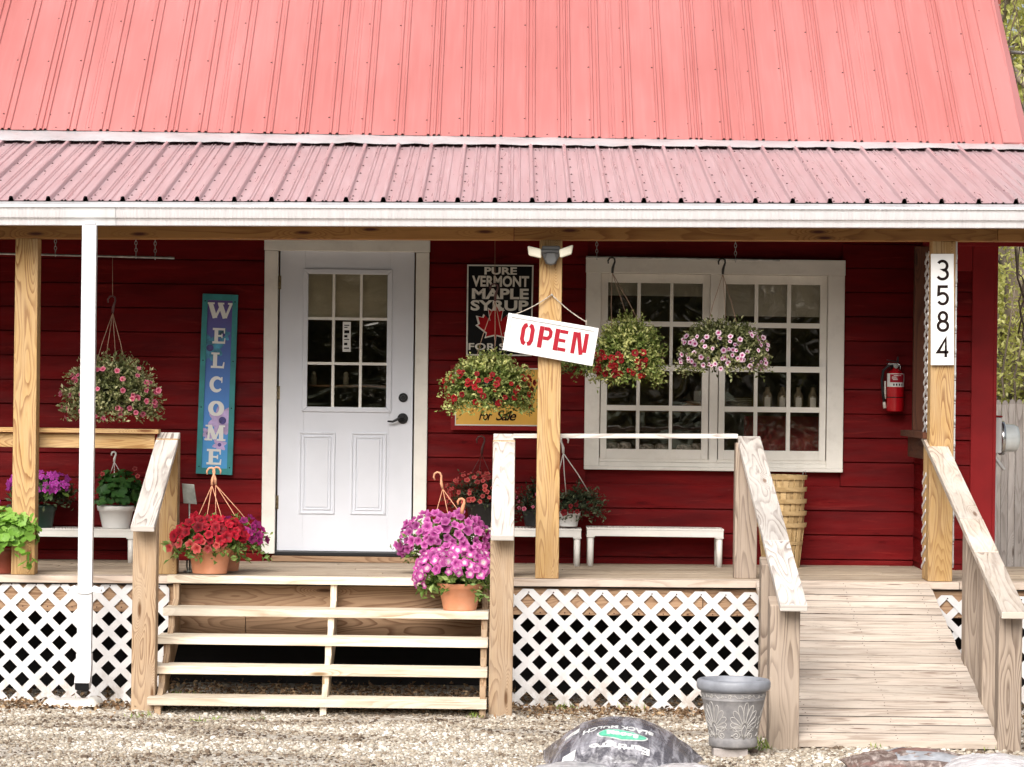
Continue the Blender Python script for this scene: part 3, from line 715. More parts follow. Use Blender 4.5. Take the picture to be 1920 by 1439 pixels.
while rx0 + k * rpitch < 3.35:
    c_ = rx0 + k * rpitch
    if c_ > XL:
        for j, dd in enumerate((.22, .95, 1.52, 2.15, 2.8, 3.5, 4.2)):
            if k % 4 == 0 or True:
                q_ = c_ - .046 + random.uniform(-.004, .004); yy = Y0 + dd * .80 + random.uniform(-.02, .02)
                if yy < YR: screw(b, Vector((q_, yy, RZ0 + (yy - Y0) * SL + kz * q_)), nrm, .0085)
                if k % 4 == 0 and yy < YR: screw(b, Vector((q_ + .092, yy, RZ0 + (yy - Y0) * SL + kz * q_)), nrm, .0085)
        q_ = c_ + .11; screw(b, Vector((q_, Y0 + .03, RZ0 + .022 + kz * q_)), nrm, .007)
    k += 1
roof = b.build('roof', [M['redroof'], M['screw']], house)
b = MB()   # rake trim
up_ = nrm
b.hexa([f0(3.40, .012) + Vector((0, -.01, 0)), f0(3.535, .012) + Vector((0, -.01, 0)), f1(3.59, .012), f1(3.40, .012), f0(3.40, .002), f0(3.535, -.12), f1(3.59, -.12), f1(3.40, .002)])
b.hexa([f0(3.535, .02), f0(3.60, -.03), f1(3.60, -.03), f1(3.535, .02), f0(3.535, -.01), f0(3.60, -.06), f1(3.60, -.06), f1(3.535, -.01)])
for i in range(9):
    p_ = f0(3.43, .014) + (f1(3.43, .014) - f0(3.43, .014)) * (.03 + i * .11); screw(b, p_, nrm, .008, 1)
b.build('rake_trim', [M['redroof'], M['screw']], house)
b = MB()   # chimney
cx0, cy0 = 3.47, 4.9
for k in range(36):
    z = 4.0 + k * .075; o_ = .1 * (k % 2)
    for x0_, x1_ in ((cx0 - .1, cx0 + .10 - o_ * .5), (cx0 + .108 - o_ * .5, cx0 + .24), ): b.box(x0_ + .0, x1_, cy0 - .2, cy0 + .3, z, z + .064, m=0)
b.box(cx0 - .094, cx0 + .234, cy0 - .194, cy0 + .294, 3.9, 6.7, m=1)
b.build('chimney', [M['brick'], M['mortar']], house)

# ------------------------------------------------------------------ porch
porch = thing('porch', 'timber porch with plank deck, six inch posts and mauve corrugated roof', 'porch', (0, .9, 0))
KD = .005
def zd(x): return .81 + KD * x
b = MB(); yy = -.045; XPR = 4.5
widths = [.14] * 12 + [.10]
for i, w in enumerate(widths):
    x = XL
    while x < XPR:
        L = random.uniform(2.4, 3.8); x2 = min(XPR, x + L) if XPR - x - L > .6 else XPR
        h = .046 if i == 0 else .038
        b.box(x, x2 - .003, yy + .003, yy + w - .003, .81 - h + random.uniform(-.0008, .0008), .81 + random.uniform(-.0012, .0012), k=KD, m=1 if i == 0 else 0)
        x = x2
    if i: b.box(XL, XPR, yy - .0045, yy + .0045, .81 - .03, .81 - .0022, k=KD, m=2)  # black strip under the surface stands in for shade between boards
    yy += w
b.build('deck', [M['deck'], M['nosing'], M['darkfill']], porch, bevel=.003)
b = MB()
for (x0, x1) in ((XL, -2.13), (-.1, 1.2), (1.204, 2.6), (2.604, XPR)): b.box(x0, x1, .0, .038, .585, .762, k=KD)
for x0, x1 in ((-2.08, -1.64), (-1.636, -.12)): b.box(x0, x1, .02, .058, .43, .60)
b.box(-2.12, -.1, .0, .036, .60, .762, k=KD)
b.build('rim_joist', M['rim'], porch, bevel=.002)
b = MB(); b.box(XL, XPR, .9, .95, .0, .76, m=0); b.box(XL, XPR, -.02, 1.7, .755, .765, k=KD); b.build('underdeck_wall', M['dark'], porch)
PW = .14
KB = .0095
def zbeam(x): return P(960, 450, 20.0).z + KB * x
for px in (49, 1030, 1767):
    X = P(px, 720, 20).x; b = MB()
    w = .073 if px != 1767 else .076
    if px == 49: X = P(47, 720, 20).x
    b.hexa([(X - w, 0, zd(X)), (X + w, 0, zd(X)), (X + w - .003, 0, zbeam(X)), (X - w + .003, 0, zbeam(X)), (X - w, PW, zd(X)), (X + w, PW, zd(X)), (X + w - .003, PW, zbeam(X)), (X - w + .003, PW, zbeam(X))], 'z')
    b.build('post', M['post'], porch, bevel=.005)
b = MB()
for x0, x1 in ((XL, -.0), (.003, 3.0), (3.003, XPR)): b.box(x0, x1, -.004, .145, zbeam(0), zbeam(0) + .15, k=KB)
b.build('beam', M['beam'], porch, bevel=.004)
# porch roof
EZ = P(960, 379, 19.7).z; TZ = P(960, 268, 22.45).z; YE = -.3; YT = 2.45; KT = .0035
pp = 69.8 * 19.7 / FPX; px0 = P(20.5, 376, 19.7).x
def pprof():
    p = [(XL - .3, 0)]; k = int((XL - px0) / pp)
    while px0 + k * pp < 4.3:
        c = px0 + k * pp
        p += [(c - .017, 0), (c - .011, .024), (c - .005, .028), (c + .005, .028), (c + .011, .024), (c + .017, 0)]
        for d in (.085, .105, .150): p += [(c + d - .009, 0), (c + d - .003, .008), (c + d + .003, .008), (c + d + .009, 0)]
        k += 1
    return p
pprf = pprof(); rise = (TZ - EZ) / (YT - YE); n2 = Vector((0, -rise, 1)).normalized()
# ribs follow the purlins: pitch is constant in metres
g0 = lambda x, h: Vector((x, YE, EZ + KB * x)) + n2 * h
g1 = lambda x, h: Vector((x, YT, TZ + KT * x)) + n2 * h
b = MB(); extrude_roof(b, pprf, None, g0, g1)
b.poly([g0(XL - .3, -.02), g0(4.3, -.02), g1(4.3, -.02), g1(XL - .3, -.02)], m=2)
k = int((XL - px0) / pp)
while px0 + k * pp < 4.2:
    c_ = px0 + k * pp
    for j, f in enumerate((.02, .07, .17, .30, .43, .56, .70, .86)):
        q_ = c_ + .032 + random.uniform(-.004, .004); p_ = g0(q_, 0).lerp(g1(q_, 0), f + random.uniform(-.01, .01)); screw(b, p_, n2, .0085)
    k += 1
proof = b.build('porch_roof', [M['purple'], M['screw'], M['ceiling']], porch)
b = MB()
x = XL
while x < 4.2:
    b.hexa([(x, YE + .03, EZ - .1 + KB * x), (x + .04, YE + .03, EZ - .1 + KB * x), (x + .04, YE + .03, EZ - .025 + KB * x), (x, YE + .03, EZ - .025 + KB * x), (x, WY, EZ + rise * 2.03 - .16), (x + .04, WY, EZ + rise * 2.03 - .16), (x + .04, WY, EZ + rise * 2.03 - .03), (x, WY, EZ + rise * 2.03 - .03)], 'y')
    x += .61
b.build('rafter', M['ceiling'], porch)
b = MB()   # wavy flashing between the roofs
def fl(u, v):
    x = XL - .3 + u * (4.2 - XL + .3 - .55); zt = RZ0 + .0 + kz * x; wv = .010 * noise.noise((x * 4, 0, 2)) + .006 * noise.noise((x * 11, 0, 4))
    ytop = Y0 + .05; yb_ = Y0 - .30
    zb = TZ + KT * x + .012 - rise * .30 + .009 + wv
    return (x, ytop + (yb_ - ytop) * v, zt + .004 + (zb - zt) * v + .012 * math.sin(v * 3.1) * (1 + noise.noise((x * 6, v, 9))))
b.grid(260, 5, fl, flip=True); b.build('flashing', M['flash'], porch)
b = MB()
b.box(XL - .3, 4.28, -.29, -.27, EZ - .14, EZ - .012, k=KB)
b.build('fascia', M['white'], porch)
# drip edge, crinkled
b = MB()
def de(u, v):
    x = XL - .3 + u * (4.28 - XL + .3)
    return (x, -.30 - .06 * v, EZ - .006 + KB * x - .018 * v - .006 * (1 + noise.noise((x * 7, v * 2, 1))) * v)
b.grid(300, 3, de, flip=True); b.build('drip_edge', M['flash'], porch)
# gutter K profile
GT = P(960, 387, 19.6).z; GB = P(960, 424, 19.6).z; h = GT - GB
prof = [(-.40, h), (-.412, h), (-.415, h - .012), (-.405, h - .016), (-.40, h - .026), (-.398, h - .038), (-.392, h - .062), (-.388, h - .075), (-.378, h - .082), (-.372, h - .092), (-.365, 0), (-.29, 0), (-.29, h)]
b = MB()
for i in range(len(prof) - 1):
    (ya, za), (yb_, zb) = prof[i], prof[i + 1]
    b.poly([(XL - .3, ya, GB + za + KB * (XL - .3)), (4.3, ya, GB + za + KB * 4.3), (4.3, yb_, GB + zb + KB * 4.3), (XL - .3, yb_, GB + zb + KB * (XL - .3))], sm=False)
gut = b.build('gutter', M['gutter'], porch)
sol = gut.modifiers.new('thick', 'SOLIDIFY'); sol.thickness = .002
b = MB(); xa, xb = P(118, 400, 19.6).x, P(216, 400, 19.6).x
pr = [(y_ - .006 if y_ < -.36 else y_, z_ * 1.02 - .002) for y_, z_ in prof[1:12]]
for i in range(len(pr) - 1):
    (ya, za), (yb_, zb) = pr[i], pr[i + 1]
    b.poly([(xa, ya, GB + za + KB * xa), (xb, ya, GB + za + KB * xb), (xb, yb_, GB + zb + KB * xb), (xa, yb_, GB + zb + KB * xa)])
for xq in (xa, xb - .012, xb - .07): 
    for i in range(len(pr) - 1):
        (ya, za), (yb_, zb) = pr[i], pr[i + 1]
        b.poly([(xq, ya - .004, GB + za + KB * xq), (xq + .012, ya - .004, GB + za + KB * xq), (xq + .012, yb_ - .004, GB + zb + KB * xq), (xq, yb_ - .004, GB + zb + KB * xq)])
gl = b.build('gutter_joiner', M['white'], gut)
# downspout
b = MB(); X = P(168, 430, 19.62).x; wv = .0435
zt = GB + KB * X + .01; zb = P(155, 1235, 19.62).z; Yd = -.40
pts = []
def rectube(b, path, w, d, m=0):
    """rectangular tube through (y, z) points at X"""
    n = len(path)
    for i in range(n - 1):
        (y0, z0), (y1, z1) = path[i], path[i + 1]
        t0 = Vector((0, y1 - y0, z1 - z0)).normalized(); nn = Vector((0, -t0.z, t0.y))
        for s_ in (1,):
            b.beam((X, y0, z0), (X, y1, z1), w, d, up=nn, m=m)
rectube(b, [(Yd + .06, zt + .02), (Yd + .035, zt - .02)], .07, .055); b.box(X - wv, X + wv, Yd - .0, Yd + .06, zb, zt - .012, g='z')
for zz in np.arange(zb + .2, zt, .6): pass
for dx in (-.03, -.012, .012, .03): b.box(X + dx - .0025, X + dx + .0025, Yd - .0025, Yd, zb + .002, zt - .015, g='z')
ds = b.build('downspout', M['white'], porch, bevel=.006)
b = MB(); w2 = .047
q0, q1 = zb + .03, zb - .13
prf = [(Yd - .003, q0), (Yd - .003, zb - .02), (Yd - .03, zb - .09), (Yd - .075, q1 - .01), (Yd - .035, q1 - .055), (Yd + .02, zb - .16), (Yd + .063, zb - .06), (Yd + .063, q0)]
b.prism(prf, lambda a, c_, h_: (X - w2 + h_, a, c_), 2 * w2); b.build('downspout_elbow', M['gutter'], ds, bevel=.004)
b = MB(); b.box(X - w2 + .006, X + w2 - .006, Yd - .078, Yd - .03, q1 - .052, q1 - .012)
b.beam((X, Yd - .078, q1 - .016), (X, Yd - .038, q1 - .058), .075, .006, up=(0, -1, -1)); b.build('spout_opening', M['black'], ds)
c_ = P(156, 1105, 19.6); b = MB()
pl = [(-.127, -.01), (-.115, .018), (-.09, .012), (-.06, .024), (-.045, .012), (.045, .012), (.06, .024), (.09, .012), (.115, .018), (.127, -.01), (.1, -.026), (.05, -.018), (.025, -.03), (-.025, -.03), (-.05, -.018), (-.1, -.026)]
b.prism(pl, lambda a, d_, h_: (X + a, Yd - .004 - h_ + .01, c_.z + d_), .014)
for dx in (-.1, .1): b.tube([(X + dx, Yd - .008, c_.z), (X + dx, Yd - .018, c_.z)], .006, 10)
b.build('downspout_strap', M['white'], ds, bevel=.002)
# lattice
Pp = .1528
def clip(poly, a, c_):   # keep a.x*x + a.y*z <= c
    out = []
    for i in range(len(poly)):
        p, q_ = poly[i], poly[(i + 1) % len(poly)]; dp = a[0] * p[0] + a[1] * p[1] - c_; dq = a[0] * q_[0] + a[1] * q_[1] - c_
        if dp <= 0: out.append(p)
        if (dp < 0 < dq) or (dq < 0 < dp):
            t = dp / (dp - dq); out.append((p[0] + (q_[0] - p[0]) * t, p[1] + (q_[1] - p[1]) * t))
    return out
def lattice(b, x0, x1, z0a, z1a, yf, P_=Pp, cx=.1157, cz=.522, hw=.195, flip=lambda x, z, t, y: (x, y - t, z), kx=0):
    for fam, sgn in ((0, 1), (1, -1)):
        base = (cx - sgn * cz) + P_ / 2
        lo = min(x0 - sgn * z0a, x0 - sgn * z1a, x1 - sgn * z0a, x1 - sgn * z1a); hi = max(x0 - sgn * z0a, x0 - sgn * z1a, x1 - sgn * z0a, x1 - sgn * z1a)
        k = math.floor((lo - base) / P_) - 1
        while base + k * P_ < hi + P_:
            c_ = base + k * P_; k += 1
            poly = [(x0, z0a), (x1, z0a), (x1, z1a), (x0, z1a)]
            poly = clip(poly, (1, -sgn), c_ + hw * P_); poly = clip(poly, (-1, sgn), -(c_ - hw * P_))
            if len(poly) > 2:
                yy_ = yf - (0 if fam == 0 else .0055)
                b.prism(poly, lambda a, z, t: flip(a, z + kx * a, t, yy_), .005)
for (xa, xb) in ((XL, -3.9), (-3.895, -2.11), (-.03, 1.55), (2.60, XPR - .02)):
    b = MB(); lattice(b, xa, xb, .0, .748, -.008, kx=-.003)
    z1_ = .738
    k = 0; x = .1157 - 60 * Pp + Pp * 0
    while x < xb:
        if x > xa:
            for z_ in (.522 + Pp * 1.35, ): b.tube([(x + .005, -.018, z_ - .003 * x), (x + .005, -.021, z_ - .003 * x)], .0045, 8, m=1)
            b.tube([(x + Pp / 2, -.018, .522 + Pp * .52), (x + Pp / 2, -.021, .522 + Pp * .52)], .0045, 8, m=1)
        x += Pp
    b.build('lattice_panel', [M['lattice'], M['screw']], porch)
# railings
b = MB(); b.pq([(-420, 796), (297, 806), (297, 814), (-420, 805)], 20.13, .14); rl = b
b.pq([(-420, 806), (290, 815), (290, 842), (-420, 833)], 20.17, .038)
b.build('railing', M['post'], porch, bevel=.003)
b = MB(); b.pq([(962, 814), (1384, 814), (1384, 823), (962, 822)], 20.13, .14); b.build('railing', M['cap'], porch, bevel=.004)
# side rail between last post and the wall, with upright lattice strips
Xr = P(1767, 720, 20).x
b = MB(); zz = P(1725, 815, 20.6).z; b.beam((Xr - .03, .14, zz), (Xr - .03, BY, zz), .14, .038, g='y'); b.beam((Xr - .03, .14, zz - .09), (Xr - .03, BY, zz - .09), .04, .13, g='y')
b.build('railing', M['brown'], porch)
for zlo, zhi in ((P(1730, 1062, 20.8).z + .02, P(1730, 892, 20.6).z), (zz + .02, P(1730, 470, 20.6).z)):
    b = MB()
    for dz in np.arange(zlo, zhi - .03, .076):
        b.beam((Xr - .068, .15, dz), (Xr - .068, .33, dz + .06), .006, .022, up=(0, 0, 1)); b.beam((Xr - .074, .15, dz + .06), (Xr - .074, .33, dz), .006, .022, up=(0, 0, 1))
    b.build('lattice_strip', M['lattice'], porch)
b = MB(); x0_, x1_, za_, zb_ = rect(1714, 462, 1741, 832, 21.2); b.box(x0_, x1_, 1.22, 1.27, za_, zb_, g='z'); b.build('shutter_board', M['brown'], porch, bevel=.003)
b = MB()   # white lath on the right face of the last post
for i in range(14):
    z0 = P(1790, 1065 - i * 44, 20.05).z; b.box(Xr + .077, Xr + .09, .05, .09, z0, z0 + .142 + .0, g='z'); b.tube([(Xr + .083, .045, z0 + .02), (Xr + .083, .045, z0 + .05)], .008, 8)
b.build('lath_strip', M['white'], porch)

# ------------------------------------------------------------------ stairs
stairs = thing('porch_steps', 'five wide open wooden steps with two bleached handrails up to the white door', 'steps', (-1.1, -.6, .04))
SX0, SX1 = -2.112, -.125
T = [(19.85, .812), (19.6, .628), (19.35, .476), (19.1, .319), (18.88, .154)]
for i, (D, z) in enumerate(T):
    b = MB(); k = 0 if i else .0
    off = (-.0, .01, -.008, .004, -.01)[i]
    b.box(SX0 + off * .5, SX1 + (.0 if i < 4 else .0), D - 20, D - 20 + (.27 if i else .10), z - .047, z, k=0); b.build('tread', M['tread'], stairs, bevel=.004)
def stringer(xc, w=.038):
    pts = []
    for i, (D, z) in enumerate(T[1:]):
        yf = D - 20 + .02; pts += [(yf, z - .049), ]
        pts.append((yf + .25 - .02 + .02 if i < 0 else T[i][0] - 20 + .02, z - .049))
    # build per-tread risers pieces and a sloping plank
    b = MB()
    for i, (D, z) in enumerate(T):
        zlow = T[i + 1][1] if i < 4 else .03
        b.box(xc - w / 2, xc + w / 2, D - 20 + .025, D - 20 + .29 if i else .0, zlow, z - .048, g='z')
    b.hexa([(xc - w / 2 + .002, -1.08, .04), (xc + w / 2 - .002, -1.08, .04), (xc + w / 2 - .002, -1.08, .10), (xc - w / 2 + .002, -1.08, .10), (xc - w / 2 + .002, .0, .42), (xc + w / 2 - .002, .0, .42), (xc + w / 2 - .002, .0, .74), (xc - w / 2 + .002, .0, .74)], 'y')
    b.build('stringer', M['stairpost'] if abs(xc + 1.09) > .1 else M['tread'], stairs, bevel=.002)
for xc in (SX0 + .055, -1.085, SX1 - .025): stringer(xc)
def capboards(b, p0, p1, w, n, up, taper=0):
    p0, p1 = Vector(p0), Vector(p1)
    cuts = [0] + n + [1]
    for a, c_ in zip(cuts, cuts[1:]):
        j = random.uniform(-.001, .001); b.beam(p0.lerp(p1, a) + Vector((j, 0, j)), p0.lerp(p1, c_ - (.0015 if c_ < 1 else 0)), w + j, .038, up=up)
def rail(top, bot, w, X, parent, capm, cuts=[], posts=(), pm='stairpost', pw=.14, ptop=True, yt=.13, wtop=None):
    p0, p1 = P(*top), P(*bot); p0.x = X; p1.x = X
    t = Vector((0, 0, .019)); d = (p1 - p0).normalized()
    b = MB(); capboards(b, p0 - t, p1 - t, w, cuts, (0, 0, 1)); b.build('handrail', M[capm], parent, bevel=.005)
    for (D, mm, pw_, xo) in posts:
        y = D - 20; f = (y + .0 - p0.y) / (p1.y - p0.y); f2 = (y + pw_ - p0.y) / (p1.y - p0.y)
        z1 = p0.z + (p1.z - p0.z) * f - .042; z2 = p0.z + (p1.z - p0.z) * f2 - .042
        f = max(f, 0); zb_ = zd(X) if y > -.1 else gz(X, y) - .05
        b = MB(); xx0, xx1 = X - pw_ / 2 + xo, X + pw_ / 2 + xo
        if y > -.1: z1 = z2 = p0.z - .04
        b.hexa([(xx0, y, zb_), (xx1, y, zb_), (xx1, y, z1), (xx0, y, z1), (xx0, y + pw_, zb_), (xx1, y + pw_, zb_), (xx1, y + pw_, z2), (xx0, y + pw_, z2)], 'z'); b.build('handrail_post', M[mm], parent, bevel=.006)
    return p0, p1
rail((307, 810, 20.27), (275, 986, 18.85), .14, -2.152, stairs, 'cap', posts=((20.14, 'post', .14, .0), (18.98, 'stairpost', .14, 0)))
rail((945, 813, 20.27), (943, 1003, 18.85), .135, -.045, stairs, 'cap', posts=((20.14, 'stairpost', .14, 0), (18.98, 'stairpost', .14, 0)))

# ------------------------------------------------------------------ ramp
ramp = thing('ramp', 'sloping plank ramp with two handrails beside the fire extinguisher end of the porch', 'ramp', (2.05, -1.5, .08))
RX0, RX1 = 1.525, 2.60
b = MB(); n = 22; ya, za = -.05, .805 + KD * 2; yb_, zb_ = -3.0, .155
for i in range(n):
    f0_, f1_ = i / n, (i + 1) / n
    A = Vector((0, ya + (yb_ - ya) * f0_, za + (zb_ - za) * f0_)); B_ = Vector((0, ya + (yb_ - ya) * f1_, za + (zb_ - za) * f1_)); d = (B_ - A).normalized()
    A = A + d * .002; B_ = B_ - d * (.010 + .007 * random.random()); j = random.uniform(-.0015, .0015); e0, e1 = random.uniform(-.004, .004), random.uniform(-.004, .004)
    x0, x1 = RX0 + e0 - .0, RX1 + e1; u_ = Vector((0, -d.z, d.y)) * -1
    u_ = Vector((0, d.z, -d.y)); u_ = u_ if u_.z > 0 else -u_
    hk = .040
    top = [Vector((x0, B_.y, B_.z)) + u_ * j, Vector((x1, B_.y, B_.z)) + u_ * j, Vector((x1, A.y, A.z)) + u_ * j, Vector((x0, A.y, A.z)) + u_ * j]
    bot = [p_ - u_ * hk for p_ in top]
    b.hexa([bot[0], bot[1], top[1], top[0], bot[3], bot[2], top[2], top[3]], 'x')
    e_ = B_ - u_ * .0025; e2_ = B_ + d * .016 - u_ * .0025
    if i < n - 1: b.hexa([(x0 + .006, e2_.y, e2_.z - .01), (x1 - .006, e2_.y, e2_.z - .01), (x1 - .006, e2_.y, e2_.z), (x0 + .006, e2_.y, e2_.z), (x0 + .006, e_.y, e_.z - .01), (x1 - .006, e_.y, e_.z - .01), (x1 - .006, e_.y, e_.z), (x0 + .006, e_.y, e_.z)], 'x', 2)  # black strip added so the plank seam looks shaded
    for xs in (RX0 + .08, (RX0 + RX1) / 2, RX1 - .08):
        for g_ in (.3, .7): 
            p_ = Vector((xs + random.uniform(-.01, .01), 0, 0)) + A.lerp(B_, g_); b.tube([p_, p_ + u_ * .0025], .0035, 6, m=1)
b.build('ramp_deck', [M['ramp'], M['screw'], M['darkfill']], ramp, bevel=.003)
b = MB()
for xs in (RX0 + .02, 2.05, RX1 - .06):
    b.hexa([(xs, yb_ + .06, .05), (xs + .038, yb_ + .06, .05), (xs + .038, yb_ + .06, zb_ - .03), (xs, yb_ + .06, zb_ - .03), (xs, -.04, za - .25), (xs + .038, -.04, za - .25), (xs + .038, -.04, za - .055), (xs, -.04, za - .055)], 'y')
b.build('ramp_joist', M['rim'], ramp)
rail((1403, 818, 20.27), (1491, 1134, 16.88), .145, 1.492, ramp, 'cap', cuts=[.66], posts=((20.14, 'ramppost', .14, -.018), (17.72, 'ramppost', .145, -.035), (17.0, 'ramppost', .16, -.035)))
rail((1757, 815, 20.27), (1896, 1148, 16.88), .135, 2.648, ramp, 'capright', cuts=[.52, .70], posts=((20.16, 'post', .14, .02), (18.3, 'ramppost', .14, .012), (17.62, 'ramppost', .14, .012), (17.0, 'ramppost', .125, -.0)))

# ------------------------------------------------------------------ signs
def quadframe(q, D, asp=None):
    tl, tr, br, bl = [P(x, y, D) for x, y in q]
    def fr(x, y, h):
        a = bl.lerp(br, x); c_ = tl.lerp(tr, x); p_ = a.lerp(c_, y); return (p_.x, p_.y - h, p_.z)
    return fr, (tr - tl).length, (tl - bl).length
def slab(b, fr, x0, x1, y0, y1, h0, h1, g='x', m=0):
    b.hexa([fr(x0, y0, h1), fr(x1, y0, h1), fr(x1, y1, h1), fr(x0, y1, h1), fr(x0, y0, h0), fr(x1, y0, h0), fr(x1, y1, h0), fr(x0, y1, h0)], g, m)
def arc(cx, cy, rx, ry, a0, a1, n=18): return [(cx + rx * math.cos(R(a0 + (a1 - a0) * i / n)), cy + ry * math.sin(R(a0 + (a1 - a0) * i / n))) for i in range(n + 1)]
SL_ = {
 'W': [([(-.0, .98), (.24, .02)], .22), ([(.25, .04), (.50, .78)], .12), ([(.46, .98), (.72, .02)], .22), ([(.74, .04), (1.0, .98)], .12), ([(-.14, .97), (.20, .97)], .11), ([(.36, .97), (.66, .97)], .11), ([(.84, .97), (1.14, .97)], .11)],
 'E': [([(.28, 0), (.28, 1)], .28), ([(.0, .93), (.92, .93)], .14), ([(.0, .07), (.95, .07)], .14), ([(.3, .5), (.72, .5)], .12), ([(.88, 1.0), (.90, .66)], [.12, .07]), ([(.90, 0.0), (.95, .36)], [.13, .07]), ([(.72, .36), (.72, .64)], .08)],
 'L': [([(.32, 0), (.32, 1)], .28), ([(.04, .94), (.62, .94)], .12), ([(.04, .07), (.95, .07)], .14), ([(.88, 0), (.95, .40)], [.14, .07])],
 'C': [(arc(.52, .5, .38, .42, 42, 318, 22), [.12 + .16 * abs(math.sin(math.pi * i / 22)) for i in range(23)]), ([(.86, .60), (.84, .98)], [.06, .12])],
 'M': [([(.12, 0), (.18, 1)], .12), ([(.18, .98), (.50, .10)], .24), ([(.50, .10), (.80, .98)], .12), ([(.84, 0), (.82, 1)], .24), ([(-.08, .06), (.34, .06)], .12), ([(.60, .06), (1.08, .06)], .12), ([(-.04, .95), (.24, .95)], .11), ([(.76, .95), (1.04, .95)], .11)],
}
def letters(b, txt, fr, h=.002):
    for i, (pts, w) in enumerate(SL_[txt]): b.ribbon(pts, w, fr, h + i * .0004)
def sub(fr, cx, cy, w, hh):
    return lambda x, y, t: fr(cx + (x - .5) * w, cy + (y - .5) * hh, t)
wq = [(380.7, 551), (447, 553.5), (435.8, 891), (367.8, 888)]
wf, ww, wh = quadframe(wq, 21.69)
ws = thing('welcome_sign', 'tall blue and purple WELCOME board in a teal frame left of the door', 'sign', tuple(P(402, 888, 21.69)))
def grad_board():
    q = NT('painted_violet_to_blue'); z = q.n('SeparateXYZ', {0: q.obj()}).outputs[2]
    f = q.mr(q.math('ADD', z, q.math('MULTIPLY', q.noise(q.obj(), 6, 4), .18)), .05, 1.2)
    q.set(col=q.ramp(f, [(0, (.06, .34, .64)), (.35, (.06, .24, .62)), (.7, (.05, .13, .42)), (1, (.09, .05, .24))]), rough=.5); return q.m
M['violet'] = grad_board(); M['teal'] = plain('teal_frame_paint', (.02, .22, .23), .5, var=.15, sc=10)
M['petalblue'] = plain('teal_blue_petal_paint', (.05, .27, .42), .5, var=.5, sc=14); M['petallilac'] = plain('lilac_petal_paint', (.48, .36, .62), .5, var=.35, sc=14)
M['petaldark'] = plain('indigo_flower_paint', (.05, .04, .20), .5, var=.4, sc=30)
b = MB(); slab(b, wf, .14, .86, .03, .97, 0, .014); b.build('board', M['violet'], ws)
b = MB()
for (x0, x1, y0, y1) in ((0, .15, 0, 1), (.85, 1, 0, 1), (.1505, .8495, 0, .034), (.1505, .8495, .966, 1)): slab(b, wf, x0, x1, y0, y1, .0, .024)
for x_ in (.08, .92):
    for y_ in (.04, .37, .63, .96):
        p_ = wf(x_, y_, .024); b.tube([p_, (p_[0], p_[1] - .002, p_[2])], .0045, 8, m=1)
b.build('frame', [M['teal'], M['black']], ws, bevel=.003)
def flowerpaint(b, cx, cy, R_, m, cm, h0, n=7, cut=None):
    for i in range(n):
        a = i * 6.283 / n + .3; pts = []
        for k in range(13):
            t = k / 12 * 6.283; rr = R_ * (.60 + .40 * math.cos(t)); ww_ = R_ * .24 * math.sin(t) * (1.15 - .4 * math.cos(t))
            px_ = (rr * math.cos(a) - ww_ * math.sin(a)) / ww; py_ = (rr * math.sin(a) + ww_ * math.cos(a)) / wh
            pts.append((min(.85, max(.15, cx + px_)), cy + py_))
        b.prism(pts[:-1], wf, h0 + i * .00025, m)
    b.prism([(min(.85, max(.15, cx + R_ * .25 * math.cos(t) / ww)), cy + R_ * .25 * math.sin(t) / wh) for t in np.linspace(0, 6.2, 14)], wf, h0 + .0025, cm)
for a_ in ((.26, .70, .095, 0, 2, .0145, 8), (.62, .775, .05, 0, 2, .0145, 6), (.68, .30, .10, 1, 2, .0145, 8), (.30, .225, .05, 1, 2, .0145, 6), (.62, .165, .05, 1, 2, .0145, 6)):
    b = MB(); flowerpaint(b, *a_); b.build('painted_flower', [M['petalblue'], M['petallilac'], M['petaldark']], ws)
for ch, cx, cy, w_ in (('W', 415, 583, 40), ('E', 412, 630, 25), ('L', 409, 676, 27), ('C', 407, 721, 27), ('O', 406, 766, 29), ('M', 404, 812, 34), ('E', 402, 857, 28)):
    b = MB(); tw = 68.0; x_ = (cx - (367.8 + (888 - cy) / 337 * 12.9)) / tw; y_ = (889.5 - cy) / 337.5
    f_ = sub(wf, x_, y_, w_ / tw, 29 / 337)
    if ch == 'O': b.ribbon(arc(.5, .5, .36, .40, 0, 360, 28)[:-1], [.16 + .16 * abs(math.cos(2 * math.pi * i / 28)) for i in range(28)], f_, .019, closed=True)
    else: letters(b, ch, f_, .0185)
    b.build('letter', M['paper'], ws)

# syrup sign
sq = [(876, 496.5), (1000.5, 497.5), (997, 668), (874, 667)]
sf, sw_, sh_ = quadframe(sq, 21.69)
sy = thing('syrup_sign', 'black metal maple syrup sign with white letters and red leaf, behind the OPEN board', 'sign', tuple(P(937, 668, 21.69)))
b = MB(); slab(b, sf, 0, 1, 0, 1, 0, .004, m=0); slab(b, sf, .022, .978, .016, .984, .0, .0052, m=1)
for x_ in (.035, .965):
    p_ = sf(x_, .965, .005); b.tube([p_, (p_[0], p_[1] - .002, p_[2])], .004, 8, m=1)
b.build('plate', [M['signcream'], M['black']], sy)
b = MB()
for t_, x0, x1, y0, y1 in (('PURE', 908, 969, 501, 515), ('VERMONT', 885, 992, 517, 538), ('MAPLE', 885, 992, 541, 561), ('SYRUP', 883, 992, 563, 583), ('FOR SALE', 880, 994, 644, 657)):
    X0 = (x0 - 875.5) / 124.5; X1 = (x1 - 875.5) / 124.5; yb_ = (667.5 - y1) / 171; yt_ = (667.5 - y0) / 171
    b = MB(); b.text(t_, X0, yb_, X1 - X0, yt_ - yb_, sf, .0068, off=.035 if t_ != 'FOR SALE' else .02, space=1.02); b.build('lettering', M['signcream'], sy)
